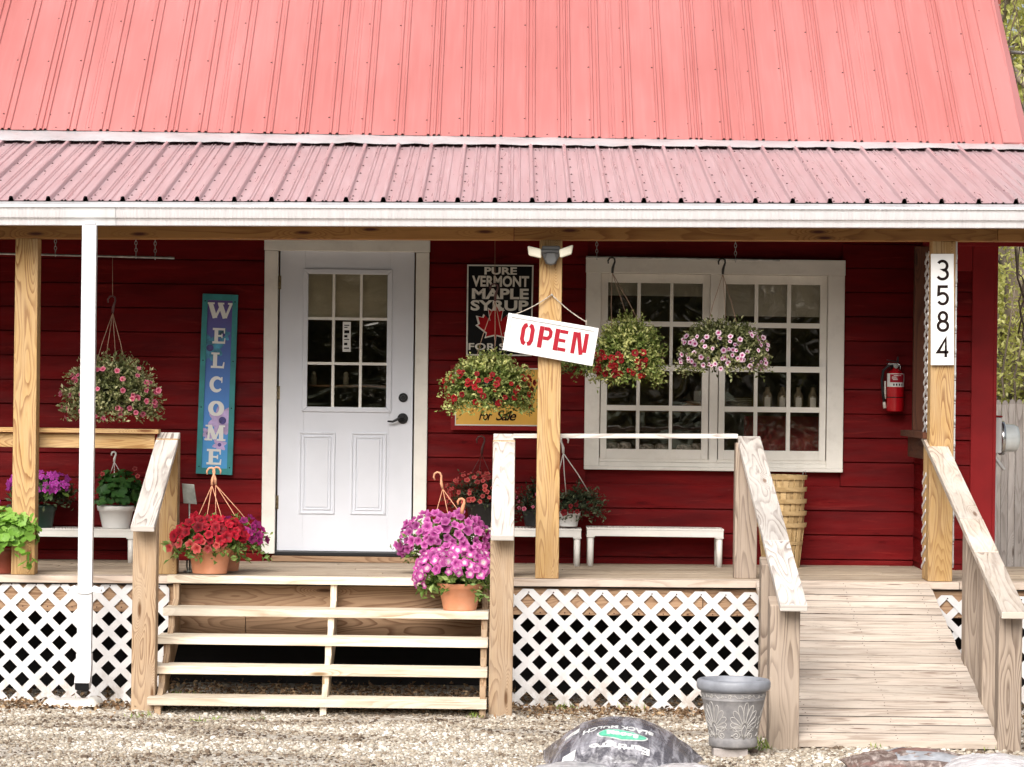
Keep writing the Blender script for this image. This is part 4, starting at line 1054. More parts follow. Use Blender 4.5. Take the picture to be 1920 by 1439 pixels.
ML = [(0, -1.0), (.05, -.52), (.48, -.62), (.42, -.42), (.90, -.05), (.78, .02), (.88, .38), (.60, .32), (.54, .46), (.26, .16), (.36, .74), (.18, .64), (0, 1.0)]
ML = ML + [(-x, y) for x, y in ML[-2:0:-1]]
b = MB(); lf = lambda cx, cy, r: (lambda x, y, t: sf(cx + x * r / sw_, cy + y * r / sh_, t))
b.prism([(x * 1.13, y * 1.13) for x, y in ML], lf(.44, .345, .135), .0058, 0); b.prism(ML, lf(.44, .345, .135), .0064, 1)
b.build('maple_leaf', [M['signcream'], M['leafred']], sy)
# yellow sign
b = MB(); ysn = thing('yellow_sign', 'yellow sign in a red frame, mostly hidden by the red hanging basket', 'sign', tuple(P(930, 806, 21.69)))
yq = [(853, 690), (1016, 691), (1010, 799.5), (853, 798)]; yf_, yw_, yh_ = quadframe(yq, 21.68)
slab(b, yf_, 0, 1, 0, 1, 0, .006, m=0)
b.build('plate', M['yellow'], ysn)
b = MB()
for (x0, x1, y0, y1) in ((-.05, -.002, -.08, 1.05), (1.002, 1.05, -.08, 1.05), (-.0015, 1.0015, -.08, -.005), (-.0015, 1.0015, 1.003, 1.05)): slab(b, yf_, x0, x1, y0, y1, 0, .016)
b.build('frame', M['redtrim'], ysn, bevel=.002)
b = MB()
for (x0, x1, y0, y1) in ((0, .012, 0, 1), (.988, 1, 0, 1), (.0125, .9875, 0, .02), (.0125, .9875, .98, 1)): slab(b, yf_, x0, x1, y0, y1, .006, .0072)
b.build('white_border', M['signcream'], ysn)
b = MB(); b.text('For', .285, .09, .16, .175, yf_, .008, off=.016, shear=.32, space=.86); b.build('lettering', M['ink'], ysn); b = MB(); b.text('Sale', .485, .09, .245, .175, yf_, .008, off=.016, shear=.32, space=.86)
b.build('lettering', M['ink'], ysn)

# OPEN board
oq = [(953.5, 587), (1123, 616), (1110.7, 687), (941.8, 656.5)]
of, ow, oh = quadframe(oq, 19.965)
osn = thing('open_sign', 'white wooden OPEN board hanging crooked from a rope on the middle post', 'sign', tuple(P(1032, 671, 19.96)))
b = MB(); slab(b, of, .03, .97, .06, .94, .0, .013); b.build('board', M['signwhite'], osn)
b = MB()
for (x0, x1, y0, y1) in ((0, .045, 0, 1), (.955, 1, 0, 1), (.0455, .9545, 0, .1), (.0455, .9545, .9, 1)): slab(b, of, x0, x1, y0, y1, .0, .021)
b.build('frame', M['signwhite'], osn, bevel=.003)
def stl(kind):
    if kind == 'O': return [([(.42, .06), (.24, .10), (.12, .26), (.12, .74), (.24, .90), (.42, .94)], .22), ([(.60, .06), (.78, .10), (.90, .26), (.90, .74), (.78, .90), (.60, .94)], .22)]
    if kind == 'P': return [([(.16, 0), (.16, 1)], .25), ([(.34, .91), (.68, .91), (.84, .80), (.84, .60), (.68, .47), (.34, .47)], .19)]
    if kind == 'E': return [([(.16, 0), (.16, 1)], .25), ([(.34, .91), (.92, .91)], .18), ([(.34, .5), (.82, .5)], .17), ([(.34, .09), (.92, .09)], .18)]
    if kind == 'N': return [([(.13, 0), (.13, 1)], .22), ([(.33, 1.0), (.70, .0)], .22), ([(.90, .12), (.90, 1)], .22)]
for i, ch in enumerate('OPEN'):
    x0 = (.175, .365, .54, .735)[i]; w_ = (.13, .15, .15, .165)[i]
    b = MB(); f_ = lambda x, y, t, x0=x0, w_=w_: of(x0 + x * w_, .235 + y * .57, t)
    for k_, (pts, w) in enumerate(stl(ch)): 
        # even stroke width in metres: work in letter units of height
        hh = .57 * oh; ux = w_ * ow / hh
        b.ribbon([(x * ux, y) for x, y in pts], w * .86, lambda x, y, t, f_=f_, ux=ux: f_(x / ux, y, t), .0155 + k_ * .0003)
    b.build('letter', M['signred'], osn)
b = MB(); nail = P(1034.5, 553, 19.985)
def rope(b, p, q_, r=.0035):
    n = 26; pts = []
    for i in range(n + 1):
        t = i / n; c_ = p.lerp(q_, t) - Vector((0, 0, .012 * math.sin(math.pi * t))); pts.append(c_ + Vector((math.sin(i * 2.4), math.cos(i * 2.4), 0)) * .0012)
    b.tube(pts, r, 6)
rope(b, nail, P(962, 591, 19.95)); rope(b, nail, P(1099, 604, 19.95)); b.tube([P(1099, 600, 19.95), P(1099, 612, 19.945)], .003, 6)
b.build('rope', M['rope'], osn)
b = MB(); b.tube([nail + Vector((0, .03, 0)), nail - Vector((0, .012, 0))], .003, 8); b.tube([nail - Vector((0, .012, 0)), nail - Vector((0, .014, 0))], .006, 10); b.build('nail', M['galv'], osn)
# 3584
nq = [(1745, 476.5), (1788, 476.5), (1788, 685), (1745, 685)]; nf, nw, nh = quadframe(nq, 19.985)
ns = thing('house_number_sign', 'white upright number board 3584 on the post beside the fire extinguisher', 'sign', tuple(P(1766, 685, 19.985)))
b = MB(); slab(b, nf, 0, 1, 0, 1, 0, .012); b.build('board', M['signwhite'], ns, bevel=.001)
DG = {'3': [arc(.46, .74, .40, .26, 150, -90, 14)[:-1] + arc(.46, .26, .44, .26, 90, -155, 14)],
      '5': [[(.92, 1), (.16, 1), (.12, .56)] + arc(.48, .34, .42, .30, 120, -150, 16)],
      '8': [arc(.5, .75, .34, .25, -90, 270, 22)[:-1], arc(.5, .25, .42, .26, 90, 450, 22)[:-1]],
      '4': [[(.74, -.02), (.74, 1.0), (.06, .26), (.98, .26)]]}
for ch, cy in zip('3584', (507, 555, 603, 652.5)):
    b = MB(); f_ = lambda x, y, t, cy=cy: nf((1767.5 - 1745) / 43 + (x - .5) * 22 / 43, (685 - cy) / 208.5 + (y - .5) * 34 / 208.5, t)
    for k_, pts in enumerate(DG[ch]):
        cl = ch == '8'; w2_ = .105; ux = 22 / 34
        b.ribbon([(x * ux, y) for x, y in pts], .155, lambda x, y, t, f_=f_: f_(x / ux, y, t), .0135 + k_ * .0004, closed=cl)
    b.build('digit', M['ink'], ns)

# ------------------------------------------------------------------ flood light
fl_ = thing('flood_light', 'twin head security flood light with cream lenses at the top of the middle post', 'light', tuple(P(1033, 497, 19.95)))
b = MB(); c_ = P(1033, 478, 19.93)
b.prism([(-.055, .055), (.055, .055), (.06, .01), (.03, -.055), (0, -.066), (-.03, -.055), (-.06, .01)], lambda x, z, t: (c_.x + x, c_.y + .06 - t, c_.z + z), .06)
b.tube([c_ + Vector((-.085, 0, .02)), c_ + Vector((.085, 0, .02))], .014, 12); b.prism([(-.028, .01), (.028, .01), (.036, -.03), (.02, -.06), (-.02, -.06), (-.036, -.03)], lambda x, z, t: (c_.x + x, c_.y + .0 - t, c_.z + z), .03)
b.build('body', M['lampgrey'], fl_, bevel=.006)
for q_ in ([(989, 461), (1015, 467), (1015, 485), (991, 479)], [(1048, 468), (1075, 459), (1072, 477), (1050, 484)]):
    b = MB(); b.pq([(x, y) for x, y in q_], 19.86, .045); b.build('lamp_head', M['lampcream'], fl_, bevel=.01)

# ------------------------------------------------------------------ hanging rods with chains
def chain(b, top, bot, n):
    for i in range(n):
        t0 = top.lerp(bot, i / n); t1 = top.lerp(bot, (i + 1) / n); L = (t0 - t1).length; r = .0075; e = Vector((1, 0, 0)) if i % 2 else Vector((0, 1, 0)); c_ = (t0 + t1) / 2; pts = []
        for k in range(12):
            a = k * .5236; pts.append(c_ + e * r * math.cos(a) + Vector((0, 0, 1)) * L * .62 * math.sin(a))
        b.tube(pts, .0023, 6, closed=True)
for (x0, y0, x1, y1, ch, lab) in ((-160, 472, 327, 484, ((104, 444, 476.5), (255, 447, 480), (291, 447, 482)), 'thin metal hanging rod on chains over the left end of the porch'),
                                 (1099, 482, 1462, 488.5, ((1119, 450, 482), (1379, 450, 487)), 'thin metal hanging rod on chains in front of the window')):
    rd = thing('hanging_rod', lab, 'rod', tuple(P((x0 + x1) / 2, y0, 20.7)), 'rods for hanging baskets')
    b = MB(); b.tube([P(x0, y0, 20.7), P(x1, y1, 20.7)], .0075, 10); b.build('rod', M['galv'], rd)
    for (cx, ya_, yb_) in ch:
        b = MB(); tp = P(cx, ya_ - 14, 20.7); chain(b, tp, P(cx, yb_ - 1, 20.7), 7); b.tube([P(cx, yb_ - 4, 20.7) + Vector((0, -.011, 0)), P(cx, yb_ + 4, 20.7) + Vector((0, -.008, 0)), P(cx, yb_ + 5, 20.7)], .0035, 6); b.build('chain', M['galv'], rd)

# ------------------------------------------------------------------ fire extinguisher
fe = thing('fire_extinguisher', 'red fire extinguisher with black hose on the red wall', 'fire extinguisher', tuple(P(1678, 772, 21.58)))
c_ = P(1678, 772, 21.6); Hh = (772 - 690) / 279.6; r = .058
b = MB(); b.lathe([(0, 0), (r * .9, 0), (r, .008), (r, Hh * .78), (r * .93, Hh * .86), (r * .65, Hh * .93), (r * .34, Hh * .97), (r * .3, Hh * 1.0)], c_, 32); b.build('cylinder', M['redplastic'], fe)
def band(b, z0, z1, a0, a1, rr, m=0, n=20):
    for i in range(n):
        A0 = a0 + (a1 - a0) * i / n; A1 = a0 + (a1 - a0) * (i + 1) / n
        b.poly([(c_.x + rr * math.sin(A0), c_.y - rr * math.cos(A0), c_.z + z0), (c_.x + rr * math.sin(A1), c_.y - rr * math.cos(A1), c_.z + z0), (c_.x + rr * math.sin(A1), c_.y - rr * math.cos(A1), c_.z + z1), (c_.x + rr * math.sin(A0), c_.y - rr * math.cos(A0), c_.z + z1)], m=m, sm=True)
b = MB(); band(b, .092, .098, -3.14, 3.14, r + .0015, 2); b.build('band', [M['paper'], M['signred'], M['black'], M['ink']], fe)
b = MB(); band(b, .165, .255, -1.3, 1.35, r + .0012); band(b, .195, .25, -.75, 1.0, r + .0020, 1)
for zz, a0, a1 in ((.239, -.3, .55), (.229, -.5, -.0), (.221, -.5, .1), (.212, -.4, .15)): band(b, zz, zz + .004, a0, a1, r + .0028, 0)
for a0 in (-.35, -.05, .3, .62): band(b, .173, .187, a0, a0 + .16, r + .0020, 3)
b.build('label', [M['paper'], M['signred'], M['black'], M['ink']], fe)
b = MB(); tz = c_.z + Hh
b.tube([(c_.x, c_.y, tz - .01), (c_.x, c_.y, tz + .02)], .017, 16); b.box(c_.x - .052, c_.x + .02, c_.y - .011, c_.y + .011, tz + .018, tz + .032); b.tube([(c_.x - .0, c_.y - .02, tz + .012), (c_.x, c_.y - .034, tz + .012)], .017, 16)
b.tube([(c_.x + .018, c_.y - .005, tz + .028), (c_.x + .034, c_.y - .005, tz + .01), (c_.x + .032, c_.y - .005, tz - .012)], .006, 8)
b.build('valve', M['chrome'], fe, bevel=.002)
b = MB(); b.beam((c_.x - .058, c_.y, tz + .052), (c_.x + .014, c_.y, tz + .040), .018, .006); b.beam((c_.x + .014, c_.y, tz + .036), (c_.x + .016, c_.y, tz + .075), .014, .012, up=(1, 0, 0)); b.beam((c_.x - .062, c_.y, tz + .028), (c_.x - .03, c_.y, tz + .026), .016, .006)
b.build('handle', M['blackmetal'], fe, bevel=.002)
b = MB(); b.tube([(c_.x - .012, c_.y - .01, tz + .01), (c_.x - .05, c_.y - .01, tz + .012), (c_.x - .082, c_.y, tz - .02), (c_.x - .09, c_.y, tz - .09), (c_.x - .082, c_.y, tz - .17), (c_.x - .073, c_.y, tz - .23)], .010, 10); b.build('hose', M['blackmetal'], fe)
b = MB(); b.tube([(c_.x - .075, c_.y, tz - .215), (c_.x - .068, c_.y, tz - .272)], [.009, .011], 10); b.tube([(c_.x - .068, c_.y, tz - .09), (c_.x - .067, c_.y, tz - .21)], .006, 8); b.build('nozzle', M['signcream'], fe)
b = MB(); b.box(c_.x - .02, c_.x + .02, c_.y + .05, WY - .015, tz - .05, tz + .03); b.build('wall_bracket', M['blackmetal'], fe)

# ------------------------------------------------------------------ benches
def bench(px0, px1, lab, D=21.35):
    X0, X1 = P(px0, 1020, D).x, P(px1, 1020, D).x; zt = P((px0 + px1) / 2, 991, D).z; y0 = D - 20; y1 = y0 + .27; zb_ = zd((X0 + X1) / 2)
    t = thing('bench', lab, 'bench', ((X0 + X1) / 2, (y0 + y1) / 2, zb_), 'low white benches against the wall')
    b = MB(); n = int((X1 - X0) / .021); n_ = n
    b.box(X0, X1, y0, y0 + .03, zt - .012, zt); b.box(X0, X1, y1 - .03, y1, zt - .012, zt); b.box(X0, X1, y0 + .125, y0 + .145, zt - .012, zt - .001)
    for i in range(n): 
        x = X0 + (X1 - X0) * (i + .25) / n; b.box(x, x + (X1 - X0) / n * .55, y0 + .03, y1 - .03, zt - .011, zt - .0005, g='y')
    b.build('seat', M['bench'], t)
    b = MB(); b.box(X0 + .002, X1 - .002, y0 + .004, y0 + .022, zt - .056, zt - .0125); b.box(X0 + .002, X1 - .002, y1 - .022, y1 - .004, zt - .056, zt - .0125)
    b.box(X0 + .002, X0 + .02, y0 + .0225, y1 - .0225, zt - .056, zt - .0125); b.box(X1 - .02, X1 - .002, y0 + .0225, y1 - .0225, zt - .056, zt - .0125); b.build('apron', M['bench'], t, bevel=.002)
    for xx in (X0 + .027, X1 - .027):
        for yy_ in (y0 + .03, y1 - .03):
            b = MB(); b.tube([(xx, yy_, zb_ + .0), (xx, yy_, zt - .058)], [.019, .021], 4 if False else 12); b.box(xx - .027, xx + .027, yy_ - .027, yy_ + .027, zt - .064, zt - .056); b.build('leg', M['bench'], t)
    return zt
BZ = bench(1100, 1357, 'empty low white slatted bench below the window'); bench(878, 1090, 'low white slatted bench carrying potted plants behind the middle post'); BZL = bench(-60, 252, 'low white slatted bench carrying two potted plants at the left railing')

# ------------------------------------------------------------------ stack of bushel baskets
for i in range(5):
    c_ = P(1464, 1058, 21.42); zb_ = zd(c_.x) + i * .079; Hb = .30; r0, r1 = .118, .163
    lab = ['lowest bushel basket of the stack, its whole slatted side showing', 'second bushel basket from the bottom of the stack under the window', 'middle bushel basket of the stack under the window', 'fourth bushel basket from the bottom of the stack', 'topmost bushel basket of the stack below the window corner'][i]
    t = thing('bushel_basket', lab, 'basket', (c_.x, c_.y, zb_), 'stacked wooden bushel baskets')
    b = MB(); n = 22
    for k in range(n):
        a0 = 6.283 * k / n + i * .1; a1 = a0 + 6.283 / n * .80; q_ = .005 * (k % 2)
        ps = []
        for (r_, z_) in ((r0 + q_, 0), (r1 - .012 + q_, Hb)):
            ps.append([(c_.x + r_ * math.cos(a), c_.y + r_ * math.sin(a), zb_ + z_) for a in (a0, a1)])
        pi = [[(c_.x + (p_[0] - c_.x) * .97, c_.y + (p_[1] - c_.y) * .97, p_[2]) for p_ in row] for row in ps]
        b.hexa([ps[0][0], ps[0][1], ps[1][1], ps[1][0], pi[0][0], pi[0][1], pi[1][1], pi[1][0]], 'z')
    b.lathe([(.001, .004), (r0, .004), (r0, .012), (.001, .012)], (c_.x, c_.y, zb_), 20)
    b.build('slats', M['splint'], t)
    for (z_, w_, rr) in ((Hb - .028, .028, .006), (Hb * .52, .022, .001), (.03, .02, .001)):
        b = MB(); ra = r0 + (r1 - r0) * (z_ / Hb) + rr; rb = r0 + (r1 - r0) * ((z_ + w_) / Hb) + rr - .004 * (z_ < .1)
        b.lathe([(ra - .004, z_), (ra, z_), (rb, z_ + w_), (rb - .004, z_ + w_)], (c_.x, c_.y, zb_), 40, sm=False); b.build('hoop', M['splint'], t)
    if i == 4:
        b = MB(); b.tube([(c_.x + .13, c_.y - .07, zb_ + Hb - .02), (c_.x + .135, c_.y - .075, zb_ + Hb + .025), (c_.x + .155, c_.y - .04, zb_ + Hb + .03), (c_.x + .155, c_.y - .03, zb_ + Hb - .01)], .002, 6); b.build('wire_handle', M['galv'], t)

# ------------------------------------------------------------------ things behind the window
def item(name, lab, cat, mesh_parts, loc, group=None):
    t = thing(name, lab, cat, loc, group)
    for n_, bb, m_ in mesh_parts: bb.build(n_, m_, t)
    return t
sx0, sx1, _, sz = rect(1350, 767, 1545, 767, 22.1, cx=1450, cy=767)
b = MB(); b.box(sx0, sx1, 1.80, 2.02, sz - .02, sz, ); tag(b.build('window_shelf', M['shelf'], None, loc=((sx0 + sx1) / 2, 2.1, sz)), 'brown shelf across the lower right window sash', 'shelf')
for i, px in enumerate((1437, 1465, 1495, 1522)):
    X = P(px, 750, 21.9).x; b1 = MB(); r = .034; b1.lathe([(0, 0), (r, 0), (r, .085), (r * .8, .105), (r * .45, .125), (r * .42, .15), (0, .152)], (X, 1.835, sz), 20)
    b2 = MB(); b2.lathe([(.017, .15), (.017, .17), (.001, .171)], (X, 1.835, sz), 16); b3 = MB()
    for k in range(10):
        a0, a1 = -.6 + k * .12, -.6 + (k + 1) * .12; rr = r + .001
        b3.poly([(X + rr * math.sin(a0), 1.835 - rr * math.cos(a0), sz + .015), (X + rr * math.sin(a1), 1.835 - rr * math.cos(a1), sz + .015), (X + rr * math.sin(a1), 1.835 - rr * math.cos(a1), sz + .08), (X + rr * math.sin(a0), 1.835 - rr * math.cos(a0), sz + .08)])
    item('jar', ['leftmost of four labelled dark jars on the window shelf', 'second of four labelled jars on the window shelf, counted from the left', 'third of four labelled jars on the window shelf, counted from the left', 'rightmost of four labelled jars on the window shelf'][i], 'jar', [('glass_body', b1, M['jar']), ('lid', b2, M['black']), ('label', b3, M['paper'])], (X, 1.835, sz), 'labelled jars on the window shelf')
b = MB(); X = P(1385, 755, 21.9).x
for k in range(6): b.lathe([(.001, k * .012), (.05, k * .012), (.09 - .003 * (k % 2), k * .012 + .008), (.088, k * .012 + .010), (.001, k * .012 + .005)], (X, 1.91, sz), 28)
tag(b.build('plate_stack', M['plate'], None, loc=(X, 1.91, sz)), 'stack of pale plates on the window shelf', 'plates')
b = MB(); X0, X1, A, B = rect(1395, 778, 1540, 848, 22.05, cx=1450, cy=800)
b.grid(40, 6, lambda u, v: (X0 + (X1 - X0) * u, 2.05 + .012 * math.sin(u * 34) * (1.2 - v) + .01 * noise.noise((u * 6, v * 3, 0)), A - .05 + (B - A + .04) * v), flip=False)
tag(b.build('red_curtain', M['redflat'], None, loc=(X0, 2.05, A)), 'dark red cloth behind the lower right window panes', 'curtain')
zs = P(1228, 846, 22.0).z
b = MB(); b.box(iX0 + .01, mX0 - .0, WY + .06, WY + .36, zs - .03, zs); tag(b.build('inner_sill', M['shelf'], None, loc=(1.2, 1.9, zs - .03)), 'inside ledge behind the lower left window sash', 'ledge')
for i, (px, w_, h_) in enumerate(((1148, .10, .058), (1172, .085, .062), (1212, .10, .050), (1240, .09, .056), (1283, .11, .05), (1305, .08, .06))):
    b = MB(); X = P(px, 835, 21.95).x
    fn = lambda u, v, X=X, w_=w_, h_=h_, i=i: (X + w_ * .5 * math.sin((v - .5) * math.pi) * 1.0 + .006 * noise.noise((u * 8, v * 8, i)), 1.93 + .035 * math.cos(u * 6.283) * math.cos((v - .5) * math.pi), zs + h_ * .5 + h_ * .5 * math.sin(u * 6.283) * math.cos((v - .5) * math.pi) ** .4)
    b.grid(16, 12, lambda u, v: fn(u, v))
    tag(b.build('packet', M['packet'] if i != 1 else M['packet'], None, loc=(X, 1.93, zs)), ['leftmost clear packet on the ledge behind the left window', 'second clear packet from the left on the inside ledge', 'clear packet left of middle behind the second pane column', 'clear packet in the middle of the inside ledge', 'clear packet second from the right on the inside ledge', 'rightmost clear packet on the ledge by the window mullion'][i], 'packet', 'clear packets on the inside window ledge')
b = MB(); X0, X1, A, B = rect(1301, 733, 1314, 752, 22.3, cx=1300, cy=740); b.box(X0, X1, 2.3, 2.302, A, B); tag(b.build('price_card', M['paper'], None, loc=(X0, 2.3, A)), 'small white card standing behind the left window', 'card')
b = MB(); X0, X1, A, B = rect(1274, 752, 1314, 768, 22.3, cx=1300, cy=760); b.hexa([(X0, 2.25, A), (X1, 2.25, A), (X1, 2.25, B - .01), (X0 + .05, 2.25, B), (X0, 2.5, A), (X1, 2.5, A), (X1, 2.5, B - .01), (X0 + .05, 2.5, B)]); tag(b.build('carton', M['shelf'], None, loc=(X0, 2.3, A)), 'brown carton below the white card behind the left window', 'carton')
b = MB(); X0, X1, A, B = rect(1200, 742, 1320, 770, 22.6, cx=1260, cy=760); b.box(X0 - .4, X1, 2.6, 2.9, A - .02, A); tag(b.build('display_table', M['shelf'], None, loc=(X0, 2.6, A)), 'brown display table inside the left window', 'table')
b = MB(); X0, X1, A, B = rect(572, 724, 728, 726, 22.1, cx=650, cy=740); b.box(X0, X1, 2.0, 2.2, A, B + .005); tag(b.build('door_shelf', M['shelf'], None, loc=(X0, 2.1, A)), 'thin shelf seen through the lower door panes', 'shelf')
for i, px in enumerate((585, 646)):
    X = P(px, 715, 21.9).x; b = MB(); b.lathe([(0, 0), (.02, 0), (.021, .05), (.014, .06), (.018, .075), (.01, .09), (0, .092)], (X, 2.08, B + .005), 16)
    tag(b.build('bottle', M['plate'], None, loc=(X, 2.08, B)), ['small bottle behind the lower left door pane', 'small bottle behind the lower middle door pane'][i], 'bottle', 'small bottles behind the door glass')

# ------------------------------------------------------------------ stake plate
st = thing('metal_stake_plate', 'small grey metal plate on a thin upright stake beside the red petunias', 'stake', tuple(P(356, 1078, 20.3)))
b = MB(); b.pq([(341, 907), (364, 909), (369, 946), (344, 944)], 20.3, .006); b.build('plate', M['steelplate'], st, bevel=.002)
b = MB(); b.tube([P(355, 940, 20.31), P(356, 1074, 20.31)], .006, 8); b.build('stake', M['steelplate'], st)
b = MB(); b.tube([P(351, 1050, 20.31), P(350, 1062, 20.30), P(353, 1071, 20.28), P(360, 1071, 20.28), P(362, 1060, 20.3)], .006, 8); b.lathe([(.001, 0), (.045, 0), (.04, .008), (.001, .012)], P(356, 1073, 20.31) + Vector((0, 0, 0)), 20); b.build('stake_base', M['steelplate'], st)

# ------------------------------------------------------------------ splash block
c_ = P(133, 1318, 19.45); b = MB()
b.grid(24, 10, lambda u, v: (c_.x + (u - .5) * .345 + .006 * noise.noise((u * 9, v * 9, 0)), -.60 + v * .26, gz(c_.x, -.5) + .022 + .045 * min(1, 8 * u, 8 * (1 - u), 6 * v + .0, 6 * (1 - v)) ** .5 + .004 * noise.noise((u * 12, v * 12, 4)) - .012 * (abs(u - .5) < .28)))
tag(b.build('splash_block', M['stone'], None, loc=(c_.x, -.47, .0)), 'pale concrete splash block under the downspout', 'splash block')

# ------------------------------------------------------------------ urn planter on a paver
M['urn'] = None
q = NT('grey_cast_planter'); v = q.obj(); n1 = q.noise(v, 14, 6, .65)
q.set(col=q.ramp(n1, [(.3, (.15, .145, .15)), (.55, (.235, .225, .225)), (.75, (.32, .30, .29))]), rough=.55, spec=.4); q.bump(q.noise(v, 70, 4), .2, .002); M['urn'] = q.m
M['urnlight'] = plain('rubbed_relief', (.40, .38, .36), .6, var=.15, sc=30); M['urnrim'] = plain('blue_grey_rim', (.23, .24, .27), .5, var=.15, sc=10, bump=.2)
uc = P(1374, 1400, 16.62); uc.z = P(1374, 1400, 16.62).z; u0 = thing('urn_planter', 'grey classical urn planter with raised palmette leaves on a paver', 'planter', tuple(uc))
HU = P(1374, 1273, 16.62).z - uc.z; s_ = HU / 128
def ur(z):  # radius of the body at height z (m)
    t = z / HU; tb = [(0, 44), (.04, 46), (.12, 46), (.15, 44.5), (.2, 45.5), (.70, 59), (.82, 62), (.9, 62)]
    for (a, ra), (c2, rc) in zip(tb, tb[1:]):
        if t <= c2: return (ra + (rc - ra) * (t - a) / (c2 - a)) * s_
    return 62 * s_
b = MB(); pr_ = [(ur(0) * .9, 0)] + [(ur(HU * t), HU * t) for t in (.012, .03, .06, .12, .135, .15, .17, .2, .4, .6, .69)] + [(ur(HU * .7) + .002, HU * .70), (ur(HU * .7) + .004, HU * .71), (ur(HU * .72), HU * .72), (ur(HU * .82), HU * .82)]
b.lathe(pr_, uc, 72); b.build('body', M['urn'], u0)
b = MB(); R1 = 70 * s_; b.lathe([(R1 * .87, HU * .82), (R1 * .97, HU * .85), (R1, HU * .89), (R1, HU * .95), (R1 * .975, HU * .985), (R1 * .93, HU), (R1 * .87, HU), (R1 * .84, HU * .97), (R1 * .80, HU * .75), (.001, HU * .75)], uc, 72); b.build('rim', M['urnrim'], u0)
def onurn(x, z, h=.0):   # x metres along the surface from the ornament axis
    return None
def orn(b, pts, ax, zc, r=.0024):
    L = []
    for x, z in pts:
        zz_ = zc + z; rr = ur(zz_) + .0002; a = ax + x / rr; L.append((uc.x + rr * math.sin(a), uc.y - rr * math.cos(a), uc.z + zz_))
    b.tube(L, r, 6)
def spiral(cx, cz, r0, turns, a0, sgn=1, n=22): return [(cx + sgn * r0 * (1 - .8 * i / n) * math.cos(a0 + turns * 6.283 * i / n), cz + r0 * (1 - .8 * i / n) * math.sin(a0 + turns * 6.283 * i / n)) for i in range(n + 1)]
for k in range(5):
    ax = R(22) + k * R(72); b = MB(); base = .060
    for j in range(-5, 6):
        a = j * R(19) * .92; L = .135 - .0085 * abs(j) * abs(j) ** .35; w_ = .0125; pts = []
        for i in range(15):
            t = i / 14 * 6.283; rr = L * (.60 - .40 * math.cos(t)); q_ = w_ * math.sin(t) * (.45 + .9 * (.5 - .5 * math.cos(t)))
            pts.append((rr * math.sin(a) + q_ * math.cos(a), .045 + rr * math.cos(a) - q_ * math.sin(a) - abs(j) * .001))
        pts = [(x, z) for x, z in pts if z > -.02]
        orn(b, pts, ax, base, .0022)
    orn(b, [(0, .0), (.013, .025), (.012, .042), (0, .062), (-.012, .042), (-.013, .025), (0, 0)], ax, base, .003)
    for sg in (1, -1):
        orn(b, [(sg * .004, .0), (sg * .02, .012), (sg * .05, .045), (sg * .066, .052), (sg * .072, .040)], ax, base, .003)
        orn(b, spiral(sg * .040, .008, .022, 1.6, 1.2, sg), ax, base, .003); orn(b, [(sg * .001, -.01), (sg * .012, .02)], ax, base, .0025)
    orn(b, [(R(36) * .15 - .004, .006), (R(36) * .15 + .004, .006)], ax, base, .006)
    b.build('palmette', M['urnlight'], u0)
b = MB()
for k in range(10):
    ax = k * R(36)
    orn(b, spiral(-.03, 0, .012, 1.3, 0, 1), ax, HU * .765, .002); orn(b, [(-.018, 0), (-.006, .010), (.012, -.008), (.028, -.004), (.034, .006)], ax, HU * .765, .002); orn(b, spiral(.034, .0, .010, 1.2, 1, -1), ax, HU * .765, .002); orn(b, [(.052, -.002), (.055, .002)], ax, HU * .765, .004)
b.build('scroll_band', M['urnlight'], u0)
b = MB(); x0, x1, z0, z1 = rect(1338, 1402, 1403, 1422, 16.52); b.box(x0, x1, uc.y - .09, uc.y + .09, z0 - .03, uc.z - .001)
tag(b.build('paver_block', M['brickfoot'], None, bevel=.006, loc=((x0 + x1) / 2, uc.y, z0 - .03)), 'grey paver block under the urn planter', 'paver')

# ------------------------------------------------------------------ mulch bags
def bagmat(name, base, streak, amt, rough=.22, sc=(4, 26, 4), patch=None):
    q = NT(name); v = q.uv(); n1 = q.noise(q.uv((sc[0], sc[1], 1)), 1.6, 5, .6, .6); c_ = q.mix(q.mr(n1, .46, .62, 0, amt), base, streak)
    if patch:
        c_ = q.mix(q.mr(q.noise(q.uv((3, 2, 1)), 1.5, 3), .5, .6), c_, patch)
    q.set(col=c_, rough=rough, spec=.7, coat=.3)
    h_ = q.math('ADD', q.noise(q.uv((10, 14, 1)), 1.3, 5, .6, 1.5), q.math('MULTIPLY', n1, .5)); q.bump(h_, .75, .022); return q.m
M['bagblack'] = bagmat('black_printed_plastic', (.075, .07, .085), (.40, .39, .43), .7, .15, sc=(16, 3, 1))
M['bagbrown'] = bagmat('brown_printed_plastic', (.15, .10, .085), (.42, .35, .32), .9, .3, sc=(20, 5, 1), patch=(.22, .12, .10)); M['bagclear'] = bagmat('milky_plastic', (.52, .49, .50), (.70, .68, .70), .8, .2, sc=(5, 7, 1))
M['bagwhite'] = bagmat('white_and_black_plastic', (.55, .54, .56), (.10, .10, .11), .7, .3, sc=(3, 8, 1))
M['printwhite'] = plain('worn_white_print', (.62, .62, .62), .4, var=.2, sc=60); M['printgreen'] = plain('green_logo_print', (.10, .42, .28), .4, var=.15, sc=40); M['printhaze'] = plain('pale_grey_print', (.36, .37, .40), .4, var=.2, sc=20)
